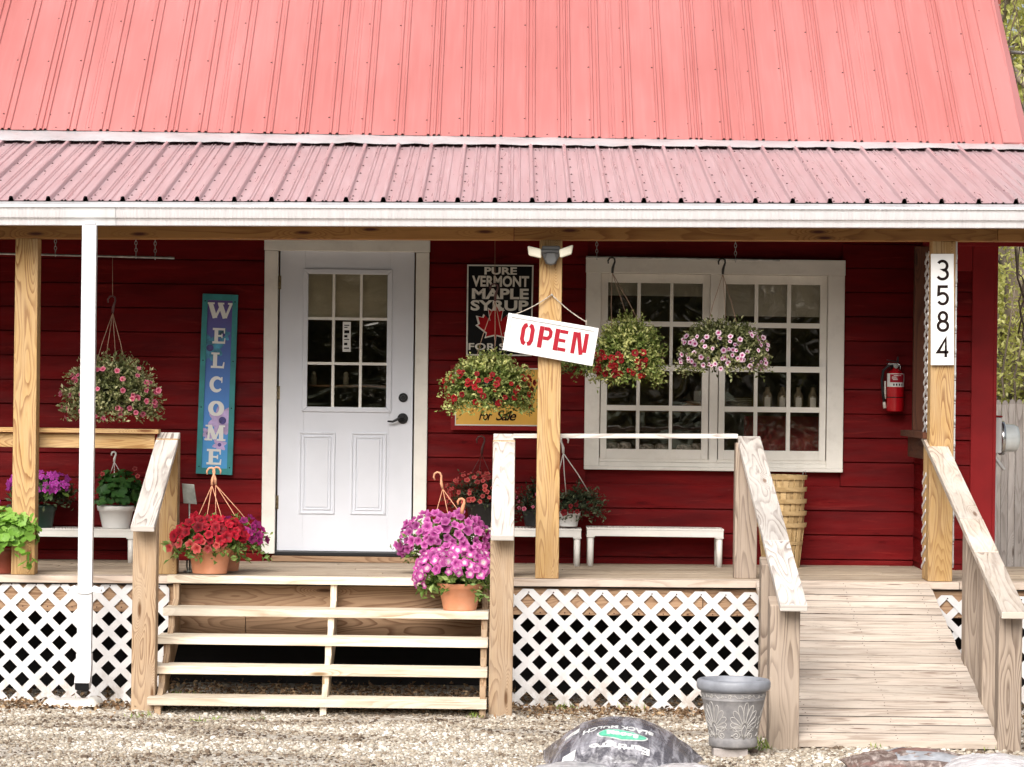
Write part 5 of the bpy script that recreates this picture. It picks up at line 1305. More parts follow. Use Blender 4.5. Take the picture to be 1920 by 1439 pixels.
def bag(name, lab, c, w, d, h, rot, mat, seed, group='mulch bags on the gravel', droop=.03):
    c = Vector(c); Rm = Matrix.Rotation(rot[2], 3, 'Z') @ Matrix.Rotation(rot[0], 3, 'X') @ Matrix.Rotation(rot[1], 3, 'Y')
    def S(u, v, s=1, lift=0):
        uu, vv = max(-1, min(1, u)), max(-1, min(1, v)); e = max(0, (1 - abs(uu) ** 2.0)) * max(0, (1 - abs(vv) ** 2.0))
        z = h / 2 * max(0, 1 - abs(uu) ** 2.1) ** .8 * max(0, 1 - abs(vv) ** 2.0) ** .52
        z += .010 * noise.noise((uu * 3 + seed, vv * 3, s)) * min(1, e * 3) + .006 * noise.noise((uu * 9 + seed, vv * 6, s)) * min(1, e * 3)
        wr = .012 * math.sin(uu * 34 + 3 * noise.noise((uu * 4, vv, seed))) * max(0, abs(vv) - .72) * 3 * (e > .0) + .010 * math.sin(vv * 26) * max(0, abs(uu) - .8) * 4
        z += wr * min(1, e * 6)
        sx = 1 - .07 * (1 - abs(vv)) * 0 + .04 * abs(vv) ** 3
        return c + Rm @ Vector((uu * w / 2 * sx, vv * d / 2 * (1 - .10 * abs(uu) ** 4), s * (z + lift) + .003 * s - droop * abs(uu) ** 2.4))
    t = thing(name, lab, 'bag', (c.x, c.y, c.z - h / 2), group)
    b = MB(); m_ = lambda k: math.sin((k - .5) * math.pi)
    b.grid(70, 44, lambda u, v: S(m_(u), m_(v), 1)); b.grid(70, 44, lambda u, v: S(m_(u), m_(v), -1), flip=True)
    b.build('plastic_sack', mat, t); return t, S
bb_c = P(1163, 1396, 16.15)
bt, S = bag('mulch_bag', 'black mulch bag with a green oval logo lying on top of two other bags', (bb_c.x, bb_c.y + .02, .190), .80, .56, .27, (R(14), R(2), R(-7)), M['bagblack'], 3, droop=.13)
fr = lambda x, y, t_: tuple(S(-x, -y, 1, t_ + .001))   # print reads upside down from the porch front
b = MB(); b.text('BLACK MULCH', -.42, .10, .88, .15, fr, .0012, off=.03); b.build('lettering', M['printwhite'], bt); b = MB(); b.text('Earthgro', -.40, .63, .74, .17, fr, .0012, off=.035); b.build('lettering', M['printwhite'], bt)
def oval(b, cx, cy, rx, ry, t_, m=0, n=28):
    cen = fr(cx, cy, t_)
    for rr0, rr1 in ((0, .5), (.5, 1)):
        for i in range(n):
            a0, a1 = 6.283 * i / n, 6.283 * (i + 1) / n
            if rr0 == 0: b.poly([cen, fr(cx + rx * rr1 * math.cos(a1), cy + ry * rr1 * math.sin(a1), t_), fr(cx + rx * rr1 * math.cos(a0), cy + ry * rr1 * math.sin(a0), t_)][::-1], m=m)
            else: b.poly([fr(cx + rx * rr0 * math.cos(a0), cy + ry * rr0 * math.sin(a0), t_), fr(cx + rx * rr0 * math.cos(a1), cy + ry * rr0 * math.sin(a1), t_), fr(cx + rx * rr1 * math.cos(a1), cy + ry * rr1 * math.sin(a1), t_), fr(cx + rx * rr1 * math.cos(a0), cy + ry * rr1 * math.sin(a0), t_)], m=m)
b = MB(); oval(b, -.05, .44, .32, .15, .002, 0); oval(b, -.05, .44, .30, .13, .004, 1)
b.build('oval_logo', [M['printwhite'], M['printgreen']], bt)
b = MB(); b.text('Scotts', -.25, .375, .40, .13, fr, .0075, off=.03); b.build('logo_lettering', M['printwhite'], bt)
def patch(b, x0, x1, y0, y1, t_, nx=8, ny=5, fr=fr):
    b.grid(nx, ny, lambda u, v: fr(x0 + (x1 - x0) * u, y0 + (y1 - y0) * v, t_))
b = MB(); patch(b, .50, .66, .72, .92, .002); b.build('white_label', M['printwhite'], bt)
b = MB(); b.text('NATURAL COLOR', .50, -.30, .06, .5, lambda x, y, t_: fr(.52 + (y + .30) * .36, -.22 + (x - .5) * 4.0, t_), .001, off=.02); b.build('small_lettering', M['printwhite'], bt)
bag('mulch_bag', 'white and black bag under the left side of the black mulch bag', (bb_c.x - .24, -4.36, .10), .62, .42, .15, (R(4), 0, R(8)), M['bagwhite'], 11)
bag('mulch_bag', 'pale bag with a black stripe under the right side of the black mulch bag', (bb_c.x + .30, -4.36, .10), .50, .42, .15, (R(4), 0, R(-6)), M['bagclear'], 17)
c_ = P(1740, 1420, 16.0)
b3, S3 = bag('mulch_bag', 'brown mulch bag lying at the foot of the ramp', (c_.x - .03, -3.98, .155), .74, .40, .13, (R(4), R(2), R(2)), M['bagbrown'], 23)
f3 = lambda x, y, t_: tuple(S3(x, y, 1, t_ + .001))
b = MB(); patch(b, -.45, -.2, .2, .6, .001, fr=f3); patch(b, -.38, .95, -.75, -.1, .001, fr=f3); b.build('white_label', M['printhaze'], b3)
bag('mulch_bag', 'milky clear plastic bag lying right of the brown mulch bag', (c_.x + .28, -4.18, .16), .60, .34, .12, (R(6), R(-3), R(-5)), M['bagclear'], 31)

# ------------------------------------------------------------------ electric meter, conduit, vines
mc = P(1858, 822, 21.5)
em = thing('electric_meter', 'grey electric meter with a glass dome on the house corner', 'electric meter', (XC + .03, 1.55, P(1858, 860, 21.5).z))
zt, zb_ = P(1870, 783, 21.5).z, P(1870, 850, 21.5).z
b = MB(); b.box(XC + .024, XC + .085, 1.45, 1.68, zb_, zt); b.box(XC + .023, XC + .09, 1.44, 1.69, zt, zt + .012, m=1); b.build('box', [M['meter'], M['redtrim']], em, bevel=.006)
b = MB(); zc = P(1890, 822, 21.5).z; Mx = Matrix(((0, 0, 1), (1, 0, 0), (0, 1, 0)))
b.lathe([(.11, 0), (.115, .004), (.115, .03), (.10, .034)], (XC + .085, 1.57, zc), 32, M=Mx); b.build('ring', M['chrome'], em)
b = MB(); b.lathe([(.095, .03), (.092, .10), (.08, .125), (.05, .135), (.001, .138)], (XC + .085, 1.57, zc), 32, M=Mx); b.build('glass_dome', M['glassdome'], em)
b = MB(); b.tube([(XC + .05, 1.57, zb_), (XC + .05, 1.57, .2)], .02, 12); b.tube([(XC + .05, 1.50, zb_), (XC + .05, 1.50, zb_ - .03), (XC + .11, 1.48, zb_ - .11)], .012, 8); b.tube([(XC + .05, 1.57, zt), (XC + .05, 1.57, 3.3)], .016, 12); b.build('conduit', M['meter'], em)
b = MB(); p_ = P(1888, 98, 24.3); b.tube([p_ + Vector((-.12, 0, .0)), p_, p_ + Vector((.05, 0, 0))], .008, 8); b.tube([p_ + Vector((.02, 0, 0)), p_ + Vector((.40, -.02, -.02))], .014, 10)
for a in ((-.02, .03), (-.02, -.035)): b.tube([p_, p_ + Vector((a[0], 0, a[1])), p_ + Vector((.06, 0, a[1] * 1.6))], .005, 6)
tag(b.build('service_bracket', M['galv'], None, loc=tuple(p_)), 'galvanised cable bracket sticking out beside the roof edge', 'bracket')
vn = thing('climbing_vine', 'leafless dark vine stems climbing beside the right roof edge', 'vine', (3.75, 4.0, .1))
rv = random.Random(5)
for k in range(6):
    pts = []; x = 3.66 + rv.uniform(0, .35); z = 1.9 + rv.uniform(0, .8); y = 3.9 + rv.uniform(-.3, .3)
    for i in range(26):
        pts.append((x, y, z)); x += rv.uniform(-.05, .05) + (3.72 - x) * .08; z += rv.uniform(.03, .17); y += rv.uniform(-.05, .05)
    b = MB(); b.tube(pts, [.006 * (1 - i / 30) + .0015 for i in range(26)], 5); b.build('stem', M['vine'], vn)

# ------------------------------------------------------------------ picket fence
fn_ = thing('picket_fence', 'silvered grey wooden picket fence behind the house corner', 'fence', (6, 12, .1))
fx = P(1856, 760, 32).x; ztop = P(1890, 750, 32).z; i = 0; x = 3.4
while x < 10 and i < 100:
    w_ = .066; b = MB(); dz = random.uniform(-.015, .015); zt = ztop + dz
    o_ = random.uniform(-.004, .004)
    for zz0, zz1 in ((.05, zt - .05),): b.box(x, x + w_, 12 + o_, 12.02 + o_, zz0, zz1, g='z')
    b.prism([(x, zt - .05), (x + w_, zt - .05), (x + w_ * .80, zt - .012), (x + w_ * .5, zt), (x + w_ * .2, zt - .012)], lambda a, c2, h_: (a, 12.02 + o_ - h_, c2), .02)
    b.build('picket', M['fence'], fn_); x += w_ + .004; i += 1
b = MB(); b.box(3.4, 10, 12.025, 12.07, .5, .59); b.box(3.4, 10, 12.025, 12.07, 1.45, 1.54); b.build('rail', M['fence'], fn_)

# ------------------------------------------------------------------ flowers and foliage
def bloom_mesh(name, mat, lobes=5, depth=.35, lobe=.13, ruffle=.10, seed=0):
    b = MB(); rr = random.Random(seed); n = 20; rings = [(0.0, -depth), (.18, -depth * .75), (.42, -.10), (.75, .03), (1.0, 0.0)]
    ph = [rr.uniform(-.04, .04) for _ in range(n)]
    base = 0; b.v.append((0, 0, -depth)); 
    for (r, z) in rings[1:]:
        for k in range(n):
            a = 6.283 * k / n; f = 1 + (lobe * math.cos(lobes * a) * r); zz = z + ruffle * r * r * math.sin(lobes * a * 1 + .7) + ph[k] * r
            b.v.append((r * f * math.cos(a), r * f * math.sin(a), zz))
    for k in range(n):
        k2 = (k + 1) % n; b.f.append((0, 1 + k, 1 + k2)); b.uv.append([(0, k / n), (rings[1][0], k / n), (rings[1][0], (k + 1) / n)]); b.m.append(0); b.sm.append(True)
    for i in range(1, len(rings) - 1):
        for k in range(n):
            k2 = (k + 1) % n; o = 1 + (i - 1) * n; o2 = o + n
            b.f.append((o + k, o2 + k, o2 + k2, o + k2)); u0, u1 = rings[i][0], rings[i + 1][0]
            b.uv.append([(u0, k / n), (u1, k / n), (u1, (k + 1) / n), (u0, (k + 1) / n)]); b.m.append(0); b.sm.append(True)
    me = bpy.data.meshes.new(name); me.from_pydata(b.v, [], b.f); ul = me.uv_layers.new(name='UVMap'); ul.data.foreach_set('uv', [c for q in b.uv for p in q for c in p])
    me.materials.append(mat); me.polygons.foreach_set('use_smooth', b.sm); me.update(); return me
BL = {k: [bloom_mesh('flower', M[m], seed=s_, **kw) for s_ in range(3)] for k, m, kw in (
    ('red', 'f_red', {}), ('calred', 'f_calred', dict(lobe=.08)), ('calpink', 'f_calpink', dict(lobe=.08)), ('calpale', 'f_calpale', dict(lobe=.08)),
    ('mag', 'f_mag', dict(ruffle=.14)), ('pinkw', 'f_pinkw', dict(ruffle=.12, depth=.2)), ('purp', 'f_purp', {}), ('phlox', 'f_phlox', dict(lobe=.25, depth=.1)), ('coral', 'f_coral', {}), ('dkred', 'f_dkred', {}))}
def add_bloom(parent, kind, p, n, s, rs):
    me = BL[kind][rs.randrange(3)]; o = bpy.data.objects.new('flower', me); COL.objects.link(o); o.parent = parent
    o.location = Vector(p) - ORG[parent.name]; qn = Vector(n).normalized().to_track_quat('Z', 'Y'); o.rotation_euler = (qn.to_matrix() @ Matrix.Rotation(rs.uniform(0, 6.28), 3, 'Z')).to_euler(); o.scale = (s, s, s * rs.uniform(.8, 1.2))
def dirs(n, zmin, zmax=1.0, front=.0):
    z = rng.uniform(zmin, zmax, n); a = rng.uniform(0, 2 * np.pi, n); r = np.sqrt(np.clip(1 - z * z, 0, 1)); return np.stack([r * np.cos(a), r * np.sin(a), z], 1)
def foliage(name, parent, c, Rv, mat, sprigs=300, per=11, leaf=.022, wr=.38, zmin=-.35, droop=.05, inner=.35, spread=.25, shag=.25, stems=True, tone=0.0):
    """leafy shoots growing out of the middle and bending down"""
    c = np.array(c); Rv = np.array(Rv); d = dirs(sprigs, zmin); L = 1 + rng.normal(0, .5, sprigs) * shag * .5 + shag * .2 * np.array([noise.noise((v[0] * 2.2 + c[0] * 5, v[1] * 2.2, v[2] * 2.2)) for v in d]) * 3
    L = np.clip(L, .6, 1.45); Cs = []; Ds = []; Us = []; rn = []
    side = rng.normal(size=(sprigs, 3)); 
    cl = np.array([noise.noise((v[0] * 3 + c[0] * 9, v[1] * 3, v[2] * 3)) for v in d])
    for i in range(per):
        t = inner + (1 - inner) * (i + rng.random(sprigs)) / per
        p = d * Rv * (L * t)[:, None] + side * spread * .08 * t[:, None] ** 2; p[:, 2] -= droop * t ** 2 * (1.2 - d[:, 2])
        ld = d * rng.uniform(.2, 1.0, (sprigs, 1)) + rng.normal(size=(sprigs, 3)) * .65; ld[:, 2] += .15
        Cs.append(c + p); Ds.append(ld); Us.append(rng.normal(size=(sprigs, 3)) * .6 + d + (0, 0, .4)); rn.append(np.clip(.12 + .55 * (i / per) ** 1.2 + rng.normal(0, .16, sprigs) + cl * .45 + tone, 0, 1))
    C = np.concatenate(Cs); n = len(C); r_ = np.concatenate(rn)
    lz = leaf * rng.uniform(.6, 1.35, n); V, F = quads_cloud(C, np.concatenate(Ds), np.concatenate(Us), lz, lz * wr)
    np_mesh(name, V, F, mat, parent, attr=np.repeat(r_, 2))
def roundleaves(name, parent, c, Rv, mat, n=150, leaf=.035, zmin=-.2, tone=0, lobes=7, extra=None):
    c = np.array(c); Rv = np.array(Rv); d = dirs(n, zmin); t = rng.uniform(.45, 1.05, n); C = c + d * Rv * t[:, None]
    if extra is not None: C = np.concatenate([C, np.array(extra)]); d = np.concatenate([d, dirs(len(extra), -.3)]); n = len(C)
    N_ = d * .8 + rng.normal(size=(n, 3)) * .35 + (0, -.25, .45); N_ /= np.linalg.norm(N_, axis=1, keepdims=True)
    A = np.cross(N_, rng.normal(size=(n, 3))); A /= np.linalg.norm(A, axis=1, keepdims=True); B = np.cross(N_, A); K = 14; s_ = leaf * rng.uniform(.55, 1.2, n)
    V = [C - N_ * (s_ * .22)[:, None]]
    for k in range(K):
        a = 6.283 * k / K; rr = (1 + .10 * math.cos(lobes * a)) * (1 if k else .35); V.append(C + (A * math.cos(a) + B * math.sin(a)) * (s_ * rr)[:, None] + N_ * (s_ * .08 * math.sin(3 * a))[:, None])
    V = np.stack(V, 1).reshape(-1, 3); f = np.array([(0, 1 + k, 1 + (k + 1) % K) for k in range(K)]); F = (f[None] + (np.arange(n) * (K + 1))[:, None, None]).reshape(-1, 3)
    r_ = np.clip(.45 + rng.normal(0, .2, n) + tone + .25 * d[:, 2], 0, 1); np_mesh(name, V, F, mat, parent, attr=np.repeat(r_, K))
def hook_path(p, s=1, flip=1):
    return [Vector(p) + Vector((flip * x * s, 0, z * s)) for x, z in ((-.028, -.018), (-.03, .004), (-.018, .022), (.0, .026), (.016, .016), (.018, -.004), (.010, -.028), (.004, -.05), (.002, -.085))]
def hanger(parent, top, rim_c, rim_r, hmat, wmat, s=1.0, flip=1, n=3, hr=.006, angs=None, lean=None, wr_=.0022):
    hp = hook_path(top, s, flip)
    if lean: hp = [Vector(top) + Matrix.Rotation(lean, 3, 'Y') @ (p_ - Vector(top)) for p_ in hp]
    b = MB(); b.tube(hp, [hr * .7] + [hr] * 5 + [hr * 1.2, hr * 1.5, hr * 1.3], 8); b.build('hook', hmat, parent)
    for k in range(n):
        a = (angs[k] if angs else 6.283 * k / n + .5); e = Vector((rim_c[0] + rim_r * math.cos(a), rim_c[1] + rim_r * .6 * math.sin(a), rim_c[2])); st_ = hp[-1]; m_ = st_.lerp(e, .5) + Vector((rim_r * .06 * math.cos(a), 0, 0))
        b = MB(); b.tube([st_, m_, e], wr_, 6); b.build('hanger_wire', wmat, parent)
def pot(parent, c, rt, rb, h, mat, rim=True, name='pot', darkfill=True, rimh=.035):
    b = MB(); pr = [(.001, 0), (rb, 0), (rb * 1.02, .006)]
    if rim: pr += [(rb + (rt - rb) * (1 - rimh / h), h - rimh), (rt * 1.0, h - rimh + .002), (rt * 1.04, h - .006), (rt * 1.04, h), (rt * .96, h), (rt * .92, h - .03), (.001, h - .03)]
    else: pr += [(rt, h), (rt * .95, h), (rt * .92, h - .03), (.001, h - .03)]
    b.lathe(pr, c, 40); b.build(name, mat, parent)
def shell_blooms(parent, kind, c, Rv, n, s, zr, rs, ang=(-180, 0), k=1.03, minsep=.0):
    """flowers on the outer shell; ang: compass angle range seen from above, -90 faces the camera"""
    placed = []; tries = 0
    while len(placed) < n and tries < n * 40:
        tries += 1; a = R(rs.uniform(*ang)); z = rs.uniform(*zr); r = math.sqrt(max(0, 1 - z * z)); d = Vector((r * math.cos(a), r * math.sin(a), z)); q_ = k + rs.uniform(-.10, .06)
        p = Vector(c) + Vector((d.x * Rv[0], d.y * Rv[1], d.z * Rv[2])) * q_
        if any((p - o).length < minsep for o in placed): continue
        placed.append(p); nn = d + Vector((rs.uniform(-.45, .45), -.45 + rs.uniform(-.3, .3), rs.uniform(-.2, .45))); add_bloom(parent, kind, p, nn, s * rs.uniform(.75, 1.2), rs)
rs = random.Random(11)
# hanging baskets ------------------------------------------------------
def basketplant(lab, cpx, cpy, D, wpx, hpx, leafm, kind, nfl, hookp, hm, fl_s, zr=(-.5, .7), ang=(-175, -5), sprigs=900, tone=0, wires=3, leaf=.025, wr=.50, hs=1.0, extra=None):
    c = P(cpx, cpy, D); k = FPX / D; Rx, Rz = wpx / 2 / k, hpx / 2 / k
    t = thing('hanging_basket', lab, 'hanging basket', (c.x, c.y, c.z - Rz), 'hanging flower baskets'); c2 = c + Vector((0, 0, -Rz * .35)); Rv = (Rx * .97, Rx * .8, Rz * 1.25)
    pot(t, (c.x, c.y, c.z - Rz * .75), .12, .085, .13, M['blackpot'])
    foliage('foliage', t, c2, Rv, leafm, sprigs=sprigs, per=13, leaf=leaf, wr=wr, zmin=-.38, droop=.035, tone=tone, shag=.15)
    shell_blooms(t, kind, c2, Rv, nfl, fl_s, zr, rs, ang, minsep=fl_s * 1.2)
    if extra: extra(t, c2, Rv)
    tp = P(*hookp, D); hanger(t, tp, (c.x, c.y, c.z + Rz * .35), .11, hm, M['wire'], s=hs, n=wires, angs=[3.4, -.3, 1.3, 4.4][:wires]); return t, tp
t, tp = basketplant('hanging basket of small dusty pink flowers behind the white downspout', 207, 722, 20.7, 190, 128, M['lf_grey'], 'calpink', 48, (211, 563), M['hookdark'], .0175, sprigs=850, wires=4, leaf=.027, wr=.46, tone=.08)
b = MB(); b.tube([P(211, 481, 20.7), tp + Vector((0, 0, .024))], .002, 6); b.build('hanging_cord', M['wire'], t)
t, tp = basketplant('hanging basket of small red flowers in front of the yellow sign', 918, 712, 20.6, 178, 116, M['lf_basket'], 'calred', 46, (928, 540), M['hookdark'], .0185, zr=(-.45, .45), tone=.05)
b = MB(); b.tube([P(928, 452, 20.6), tp + Vector((0, 0, .02))], .0018, 6); b.build('hanging_cord', M['wire'], t)
def trail(t, c2, Rv):
    foliage('trailing_shoots', t, (c2.x - .30, c2.y - .02, c2.z - .05), (.17, .1, .07), M['lf_basket'], sprigs=90, per=9, leaf=.026, zmin=-.6, droop=.03)
t, tp = basketplant('leafy yellow green hanging basket with dark red flowers, partly behind the OPEN board', 1178, 650, 20.6, 138, 130, M['lf_basket'], 'calred', 34, (1148, 490), M['hookblack'], .020, zr=(-.4, .15), ang=(-170, -60), tone=.1, extra=trail, hs=.9)
t, tp = basketplant('hanging basket of pale pink flowers in front of the right window sash', 1354, 643, 20.6, 172, 102, M['lf_grey'], 'calpale', 78, (1355, 492), M['hookblack'], .0165, zr=(-.5, .6), tone=-.02, hs=.9)

# potted plants --------------------------------------------------------
def potplant(lab, cpx, basey, D, zb, rt, rb, h, mat, group='potted plants on the porch', name='potted_plant', rim=True):
    X = P(cpx, basey, D).x; t = thing(name, lab, 'potted plant', (X, D - 20, zb), group); pot(t, (X, D - 20, zb), rt, rb, h, mat, rim); return t, Vector((X, D - 20, zb + h))
# red petunia in front, its purple neighbour behind
t, c = potplant('red petunias in a terracotta pot at the left of the top step', 393, 1087, 20.12, .812, .132, .106, .165, M['terra'])
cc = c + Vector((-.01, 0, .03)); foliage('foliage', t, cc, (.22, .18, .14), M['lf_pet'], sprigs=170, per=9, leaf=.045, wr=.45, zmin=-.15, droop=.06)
shell_blooms(t, 'red', cc, (.235, .2, .17), 44, .032, (.05, .95), rs, minsep=.034); shell_blooms(t, 'coral', cc, (.25, .2, .15), 9, .028, (-.25, .1), rs, ang=(-170, -60), minsep=.05)
hanger(t, P(397, 885, 20.12), cc, .12, M['hookterra'], M['hookterra'], n=3, angs=[3.3, -.2, 4.5], wr_=.0026)
t, c = potplant('deep purple petunias in a terracotta pot behind the red petunias', 420, 1075, 20.42, .812, .11, .09, .15, M['terra'])
cc = c + Vector((.09, 0, .06)); foliage('foliage', t, cc, (.17, .14, .13), M['lf_pet'], sprigs=110, per=8, leaf=.035, wr=.45, zmin=-.3, droop=.06)
shell_blooms(t, 'purp', cc, (.18, .16, .14), 36, .027, (-.2, .9), rs, minsep=.03)
hanger(t, P(405, 884, 20.42), cc, .14, M['hookterra'], M['hookterra'], n=3, angs=[3.6, .1, 5.2], wr_=.0026, flip=-1)
# magenta mound and the pink and white pot on the step
t, c = potplant('large mound of magenta petunias behind the pot on the right of the steps', 850, 1075, 20.35, .812, .14, .11, .17, M['terra'])
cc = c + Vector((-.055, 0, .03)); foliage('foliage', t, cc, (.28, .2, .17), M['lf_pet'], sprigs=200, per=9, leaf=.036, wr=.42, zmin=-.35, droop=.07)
shell_blooms(t, 'mag', cc, (.295, .22, .19), 98, .031, (-.40, .95), rs, ang=(-200, 20), minsep=.034)
hanger(t, P(822, 893, 20.33), cc + Vector((.05, 0, .05)), .13, M['hookterra'], M['hookterra'], n=3, angs=[3.3, -.2, 4.7], lean=R(-18), wr_=.0026)
b = MB(); b.tube(hook_path(P(866, 942, 20.2), .85), [.006, .008, .008, .008, .008, .009, .012, .013, .013], 8); b.build('hook', M['terra'], t)
t, c = potplant('pink and white petunias in a terracotta pot on the second step', 862, 1144, 19.74, .629, .134, .100, .165, M['terra'])
cc = c + Vector((-.02, 0, .035)); foliage('foliage', t, cc, (.22, .17, .13), M['lf_pet'], sprigs=150, per=8, leaf=.045, wr=.5, zmin=-.35, droop=.05, tone=.05)
shell_blooms(t, 'mag', cc + Vector((0, 0, .03)), (.235, .2, .17), 18, .031, (.1, .95), rs, minsep=.045); shell_blooms(t, 'pinkw', cc + Vector((0, 0, .03)), (.235, .2, .17), 42, .031, (.0, .95), rs, minsep=.038); shell_blooms(t, 'pinkw', cc, (.26, .2, .14), 8, .032, (-.35, .1), rs, ang=(-180, -140), minsep=.03)
# geraniums
t, c = potplant('leafy green geranium in a white pot on the left bench', 217, 1002, 21.5, BZL, .122, .088, .15, M['whitepot'])
roundleaves('foliage', t, c + Vector((0, 0, .09)), (.165, .14, .17), M['lf_mid'], n=210, leaf=.034, zmin=-.45)
hanger(t, P(214, 852, 21.5), c + Vector((.02, 0, .05)), .10, M['hookwhite'], M['hookwhite'], n=3, angs=[3.3, -.2, 4.5], wr_=.0025, s=.6)
b = MB()
for (dx, dz) in ((-.10, .20), (.14, .22), (.16, .16)): b.tube([c + Vector((dx * .4, -.04, .05)), c + Vector((dx, -.06, dz))], .003, 6)
b.build('stalk', M['lf_mid'], t)
for (px, py) in ((192, 889), (253, 879), (258, 893)): add_bloom(t, 'coral', P(px, py, 21.42), (0, -1, .4), .016, rs)
t, c = potplant('bright green geranium in a dark red pot at the left end of the deck edge', 0, 1089, 20.14, zd(-3), .125, .095, .15, M['terradark'])
ex = [tuple(P(x, y, 20.0)) for x, y in ((45, 1030), (55, 1036), (60, 1045), (50, 1052), (66, 1052), (62, 1036), (72, 1048), (58, 1062), (66, 968), (72, 975), (62, 1058), (40, 1040), (48, 1020), (52, 1010))]
roundleaves('foliage', t, c + Vector((.05, -.12, .10)), (.205, .15, .165), M['lf_bright'], n=330, leaf=.036, zmin=-.5, extra=[(x_, y_ - .16, z_) for x_, y_, z_ in ex])
for i in range(8): add_bloom(t, 'phlox', P(-14 + rs.uniform(-10, 16), 938 + rs.uniform(-12, 12), 20.1), (.2, -1, .4), .024, rs)
t, c = potplant('magenta flowers in a dark green pot behind the left post', 72, 1000, 21.45, BZL, .118, .09, .15, M['greenpot'])
cc = c + Vector((.01, 0, .09)); roundleaves('foliage', t, cc, (.22, .15, .10), M['lf_pet'], n=110, leaf=.026, zmin=-.4, tone=-.25, lobes=2)
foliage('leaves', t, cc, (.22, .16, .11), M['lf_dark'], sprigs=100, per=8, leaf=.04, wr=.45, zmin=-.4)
shell_blooms(t, 'phlox', cc + Vector((0, 0, .02)), (.21, .17, .13), 44, .023, (-.1, .95), rs, ang=(-200, 20), minsep=.02)
# plants on the middle bench
t, c = potplant('coral flowers in a black pot on the left part of the middle bench', 908, 990, 21.48, BZ, .125, .095, .15, M['blackpot'])
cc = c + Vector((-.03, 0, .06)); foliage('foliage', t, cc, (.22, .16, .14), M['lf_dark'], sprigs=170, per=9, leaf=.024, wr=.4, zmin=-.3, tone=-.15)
shell_blooms(t, 'coral', cc, (.225, .17, .15), 60, .0175, (-.35, .95), rs, ang=(-190, 10), minsep=.022)
hanger(t, P(903, 826, 21.48), cc + Vector((.0, 0, .06)), .09, M['hookdark'], M['hookdark'], n=3, angs=[3.3, -.2, 4.5], s=1.1)
t, c = potplant('dark leafy plant in a black pot just left of the middle post', 1004, 990, 21.48, BZ, .09, .07, .11, M['blackpot'])
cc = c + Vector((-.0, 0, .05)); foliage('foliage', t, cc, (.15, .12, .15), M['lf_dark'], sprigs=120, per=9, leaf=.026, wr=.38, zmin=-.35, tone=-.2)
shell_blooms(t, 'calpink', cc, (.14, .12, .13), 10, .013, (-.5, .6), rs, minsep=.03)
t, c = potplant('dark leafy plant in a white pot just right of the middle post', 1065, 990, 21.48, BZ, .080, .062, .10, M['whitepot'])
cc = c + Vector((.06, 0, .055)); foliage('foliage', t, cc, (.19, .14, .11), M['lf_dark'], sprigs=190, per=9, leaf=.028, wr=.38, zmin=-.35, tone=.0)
shell_blooms(t, 'dkred', cc + Vector((-.06, 0, -.02)), (.15, .15, .10), 16, .019, (-.6, .2), rs, minsep=.03)
hanger(t, P(1057, 826, 21.3), cc + Vector((-.03, 0, .06)), .115, M['hookwhite'], M['hookwhite'], n=3, angs=[3.3, -.1, 4.3], flip=-1, wr_=.003)

# ------------------------------------------------------------------ trees beyond the house
def limb(b, p, d, L, r, depth, rt, tips):
    pts = [Vector(p)]; rs_ = [r]; n = 6; d = Vector(d).normalized()
    for i in range(n):
        d = (d + Vector((rt.uniform(-.2, .2), rt.uniform(-.2, .2), rt.uniform(-.08, .16)))).normalized(); pts.append(pts[-1] + d * L / n); rs_.append(r * (1 - .6 * (i + 1) / n))
    b.tube(pts, rs_, 8 if depth > 1 else 5); tips += [tuple(q_) for q_ in pts[2:]]
    if depth > 0:
        for k in range(3 if depth > 1 else 3):
            i = rt.randint(2, n); dd = (d + Vector((rt.uniform(-1, 1), rt.uniform(-1, 1), rt.uniform(-.2, .7)))).normalized(); limb(b, pts[i], dd, L * rt.uniform(.5, .75), rs_[i] * .7, depth - 1, rt, tips)
def tree(lab, x, y, H, r, seed, nleaf, leaf, lean=(0, 0), spread=1.0, low=True):
    rt = random.Random(seed); t = thing('tree', lab, 'tree', (x, y, .1), 'spring trees beyond the fence')
    b = MB(); tips = []; p = [Vector((x, y, -.1))]; rr = [r * 1.3]
    for i in range(8): p.append(Vector((x + lean[0] * (i + 1) / 8 * H * .6 + rt.uniform(-.06, .06), y + lean[1] * (i + 1) / 8, H * .6 * (i + 1) / 8))); rr.append(r * (1 - .5 * (i + 1) / 8))
    b.tube(p, rr, 12)
    for i in range(9 if low else 7):
        k = rt.randint(2 if low else 4, 8); a = rt.uniform(0, 6.28); limb(b, p[k], (math.cos(a), math.sin(a), rt.uniform(.2, 1.0)), H * .32 * spread * rt.uniform(.7, 1.1), rr[k] * .5, 2, rt, tips)
    b.build('trunk', M['bark'], t)
    T_ = np.array(tips); n = nleaf; C = T_[rng.integers(0, len(T_), n)] + rng.normal(size=(n, 3)) * .22 * spread
    V, F = quads_cloud(C, rng.normal(size=(n, 3)), rng.normal(size=(n, 3)) + (0, 0, .5), leaf * rng.uniform(.5, 1.4, n), leaf * .55 * rng.uniform(.7, 1.3, n))
    cl = np.array([noise.noise((v[0] * 1.1, v[1] * 1.1, v[2] * 1.1)) for v in C]); np_mesh('crown', V, F, M['lf_tree'], t, attr=np.repeat(np.clip(.5 + cl * .6 + rng.normal(0, .18, n), 0, 1), 2)); return t
tree('tall spring tree with a thick leaning trunk directly behind the fence', 5.05, 13.4, 8.5, .22, 3, 16000, .085, lean=(.06, 0))
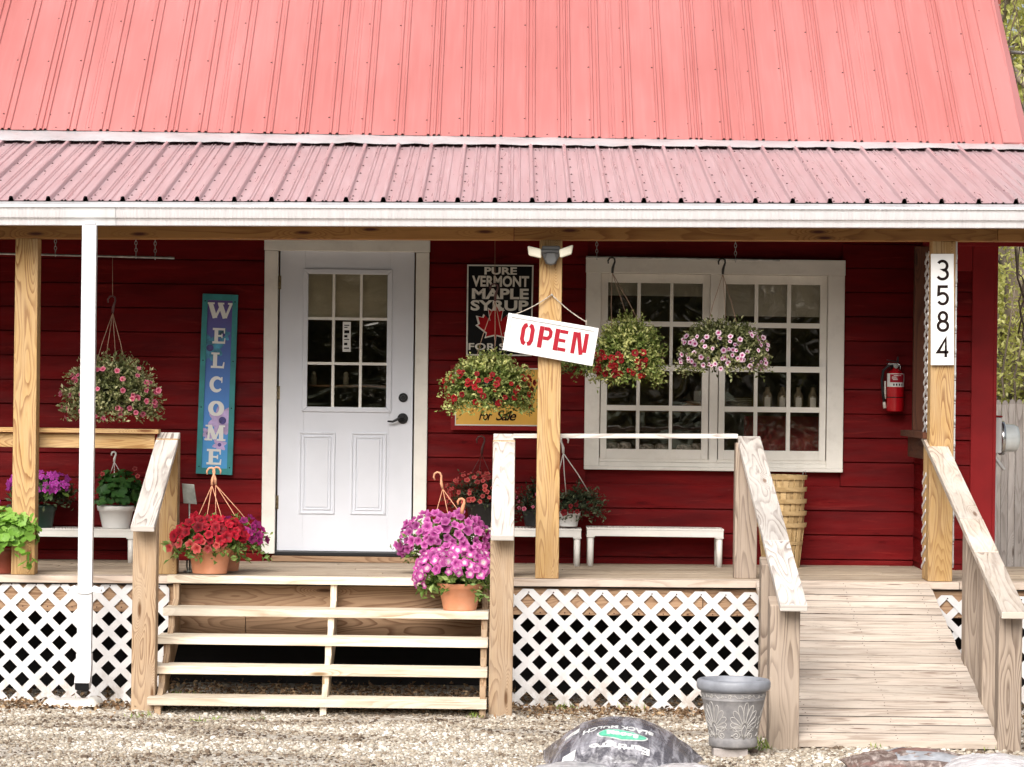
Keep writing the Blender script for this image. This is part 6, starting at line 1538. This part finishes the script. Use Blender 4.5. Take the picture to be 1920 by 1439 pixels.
def shrub(lab, x, y, H, Rr, n, leaf):
    t = thing('shrub', lab, 'shrub', (x, y, .1), 'spring shrubs beyond the fence'); b = MB(); rt = random.Random(int(x * 100))
    for k in range(9):
        a = rt.uniform(0, 6.28); q_ = [Vector((x, y, 0))]
        for i in range(6): q_.append(q_[-1] + Vector((math.cos(a) * Rr * .16 + rt.uniform(-.08, .08), math.sin(a) * Rr * .16, H * .15)))
        b.tube(q_, [.03, .026, .02, .016, .012, .008, .004], 6)
    b.build('stems', M['bark'], t); d = dirs(n, -.9); rad = rng.random(n) ** .4; C = np.array([x, y, H * .55]) + d * np.array([Rr, Rr * .8, H * .5]) * rad[:, None] * (1 + .25 * np.array([noise.noise((v[0] * 3 + x, v[1] * 3, v[2] * 3)) for v in d]))[:, None]
    V, F = quads_cloud(C, rng.normal(size=(n, 3)), rng.normal(size=(n, 3)) + (0, 0, .5), leaf * rng.uniform(.5, 1.4, n), leaf * .5 * rng.uniform(.7, 1.3, n)); np_mesh('foliage', V, F, M['lf_tree'], t, attr=np.repeat(np.clip(rng.normal(.6, .25, n), 0, 1), 2))
shrub('airy yellow green shrub just behind the picket fence', 5.0, 12.7, 3.6, .8, 3800, .07)
shrub('second yellow green shrub farther right behind the picket fence', 6.6, 12.9, 3.2, .9, 3800, .07)
tree('pale leafed tree rising behind the electric meter', 6.1, 15.5, 9.5, .16, 8, 16000, .085)
tree('bushy yellow green tree farther behind the fence', 5.2, 19.5, 10.5, .18, 14, 18000, .10, spread=1.15)
tree('yellow green tree at the far right beyond the fence', 8.6, 17.5, 9, .2, 21, 12000, .10)
tree('slim spring tree beside the far roof edge', 7.0, 22, 12, .17, 27, 14000, .11, spread=1.2)
def mass(name, lab, fnp, n, leaf, mat, lift=.3):
    C = fnp(n); V, F = quads_cloud(C, rng.normal(size=(n, 3)), rng.normal(size=(n, 3)) + (0, 0, .5), leaf * rng.uniform(.6, 1.4, n), leaf * .6 * rng.uniform(.7, 1.3, n))
    cl = np.array([noise.noise((v[0] * .7, v[1] * .7, v[2] * .7)) for v in C]); tag(np_mesh(name, V, F, mat, attr=np.repeat(np.clip(.5 + cl * .8 + rng.normal(0, .15, n), 0, 1), 2)), lab, 'woodland', kind='stuff')
def hillside(n):
    x = rng.uniform(2.5, 22, n); t = rng.random(n); y = 24 + 16 * t + rng.normal(0, .5, n); z = .1 + (y - 22) * .42 * (1 + .2 * np.sin(x * .9)) * rng.random(n) ** .35 + .0; return np.stack([x, y, z], 1)
mass('hillside_wood', 'pale yellow green spring woodland on the slope behind the house', hillside, 60000, .17, M['lf_tree'])
def screen(n):
    x = rng.uniform(-48, 48, n); top = 9 + 1.8 * np.sin(x * .21) + 1.2 * np.sin(x * .63 + 1) + 1.2 * np.sin(x * 1.7); z = top * rng.random(n) ** .8; y = -44 + rng.normal(0, 1.3, n) + 1.5 * np.sin(x * .5) + z * .05; return np.stack([x, y, z], 1)
mass('roadside_wood', 'dark trees across the road, reflected in the window panes', screen, 60000, .5, M['lf_far'])
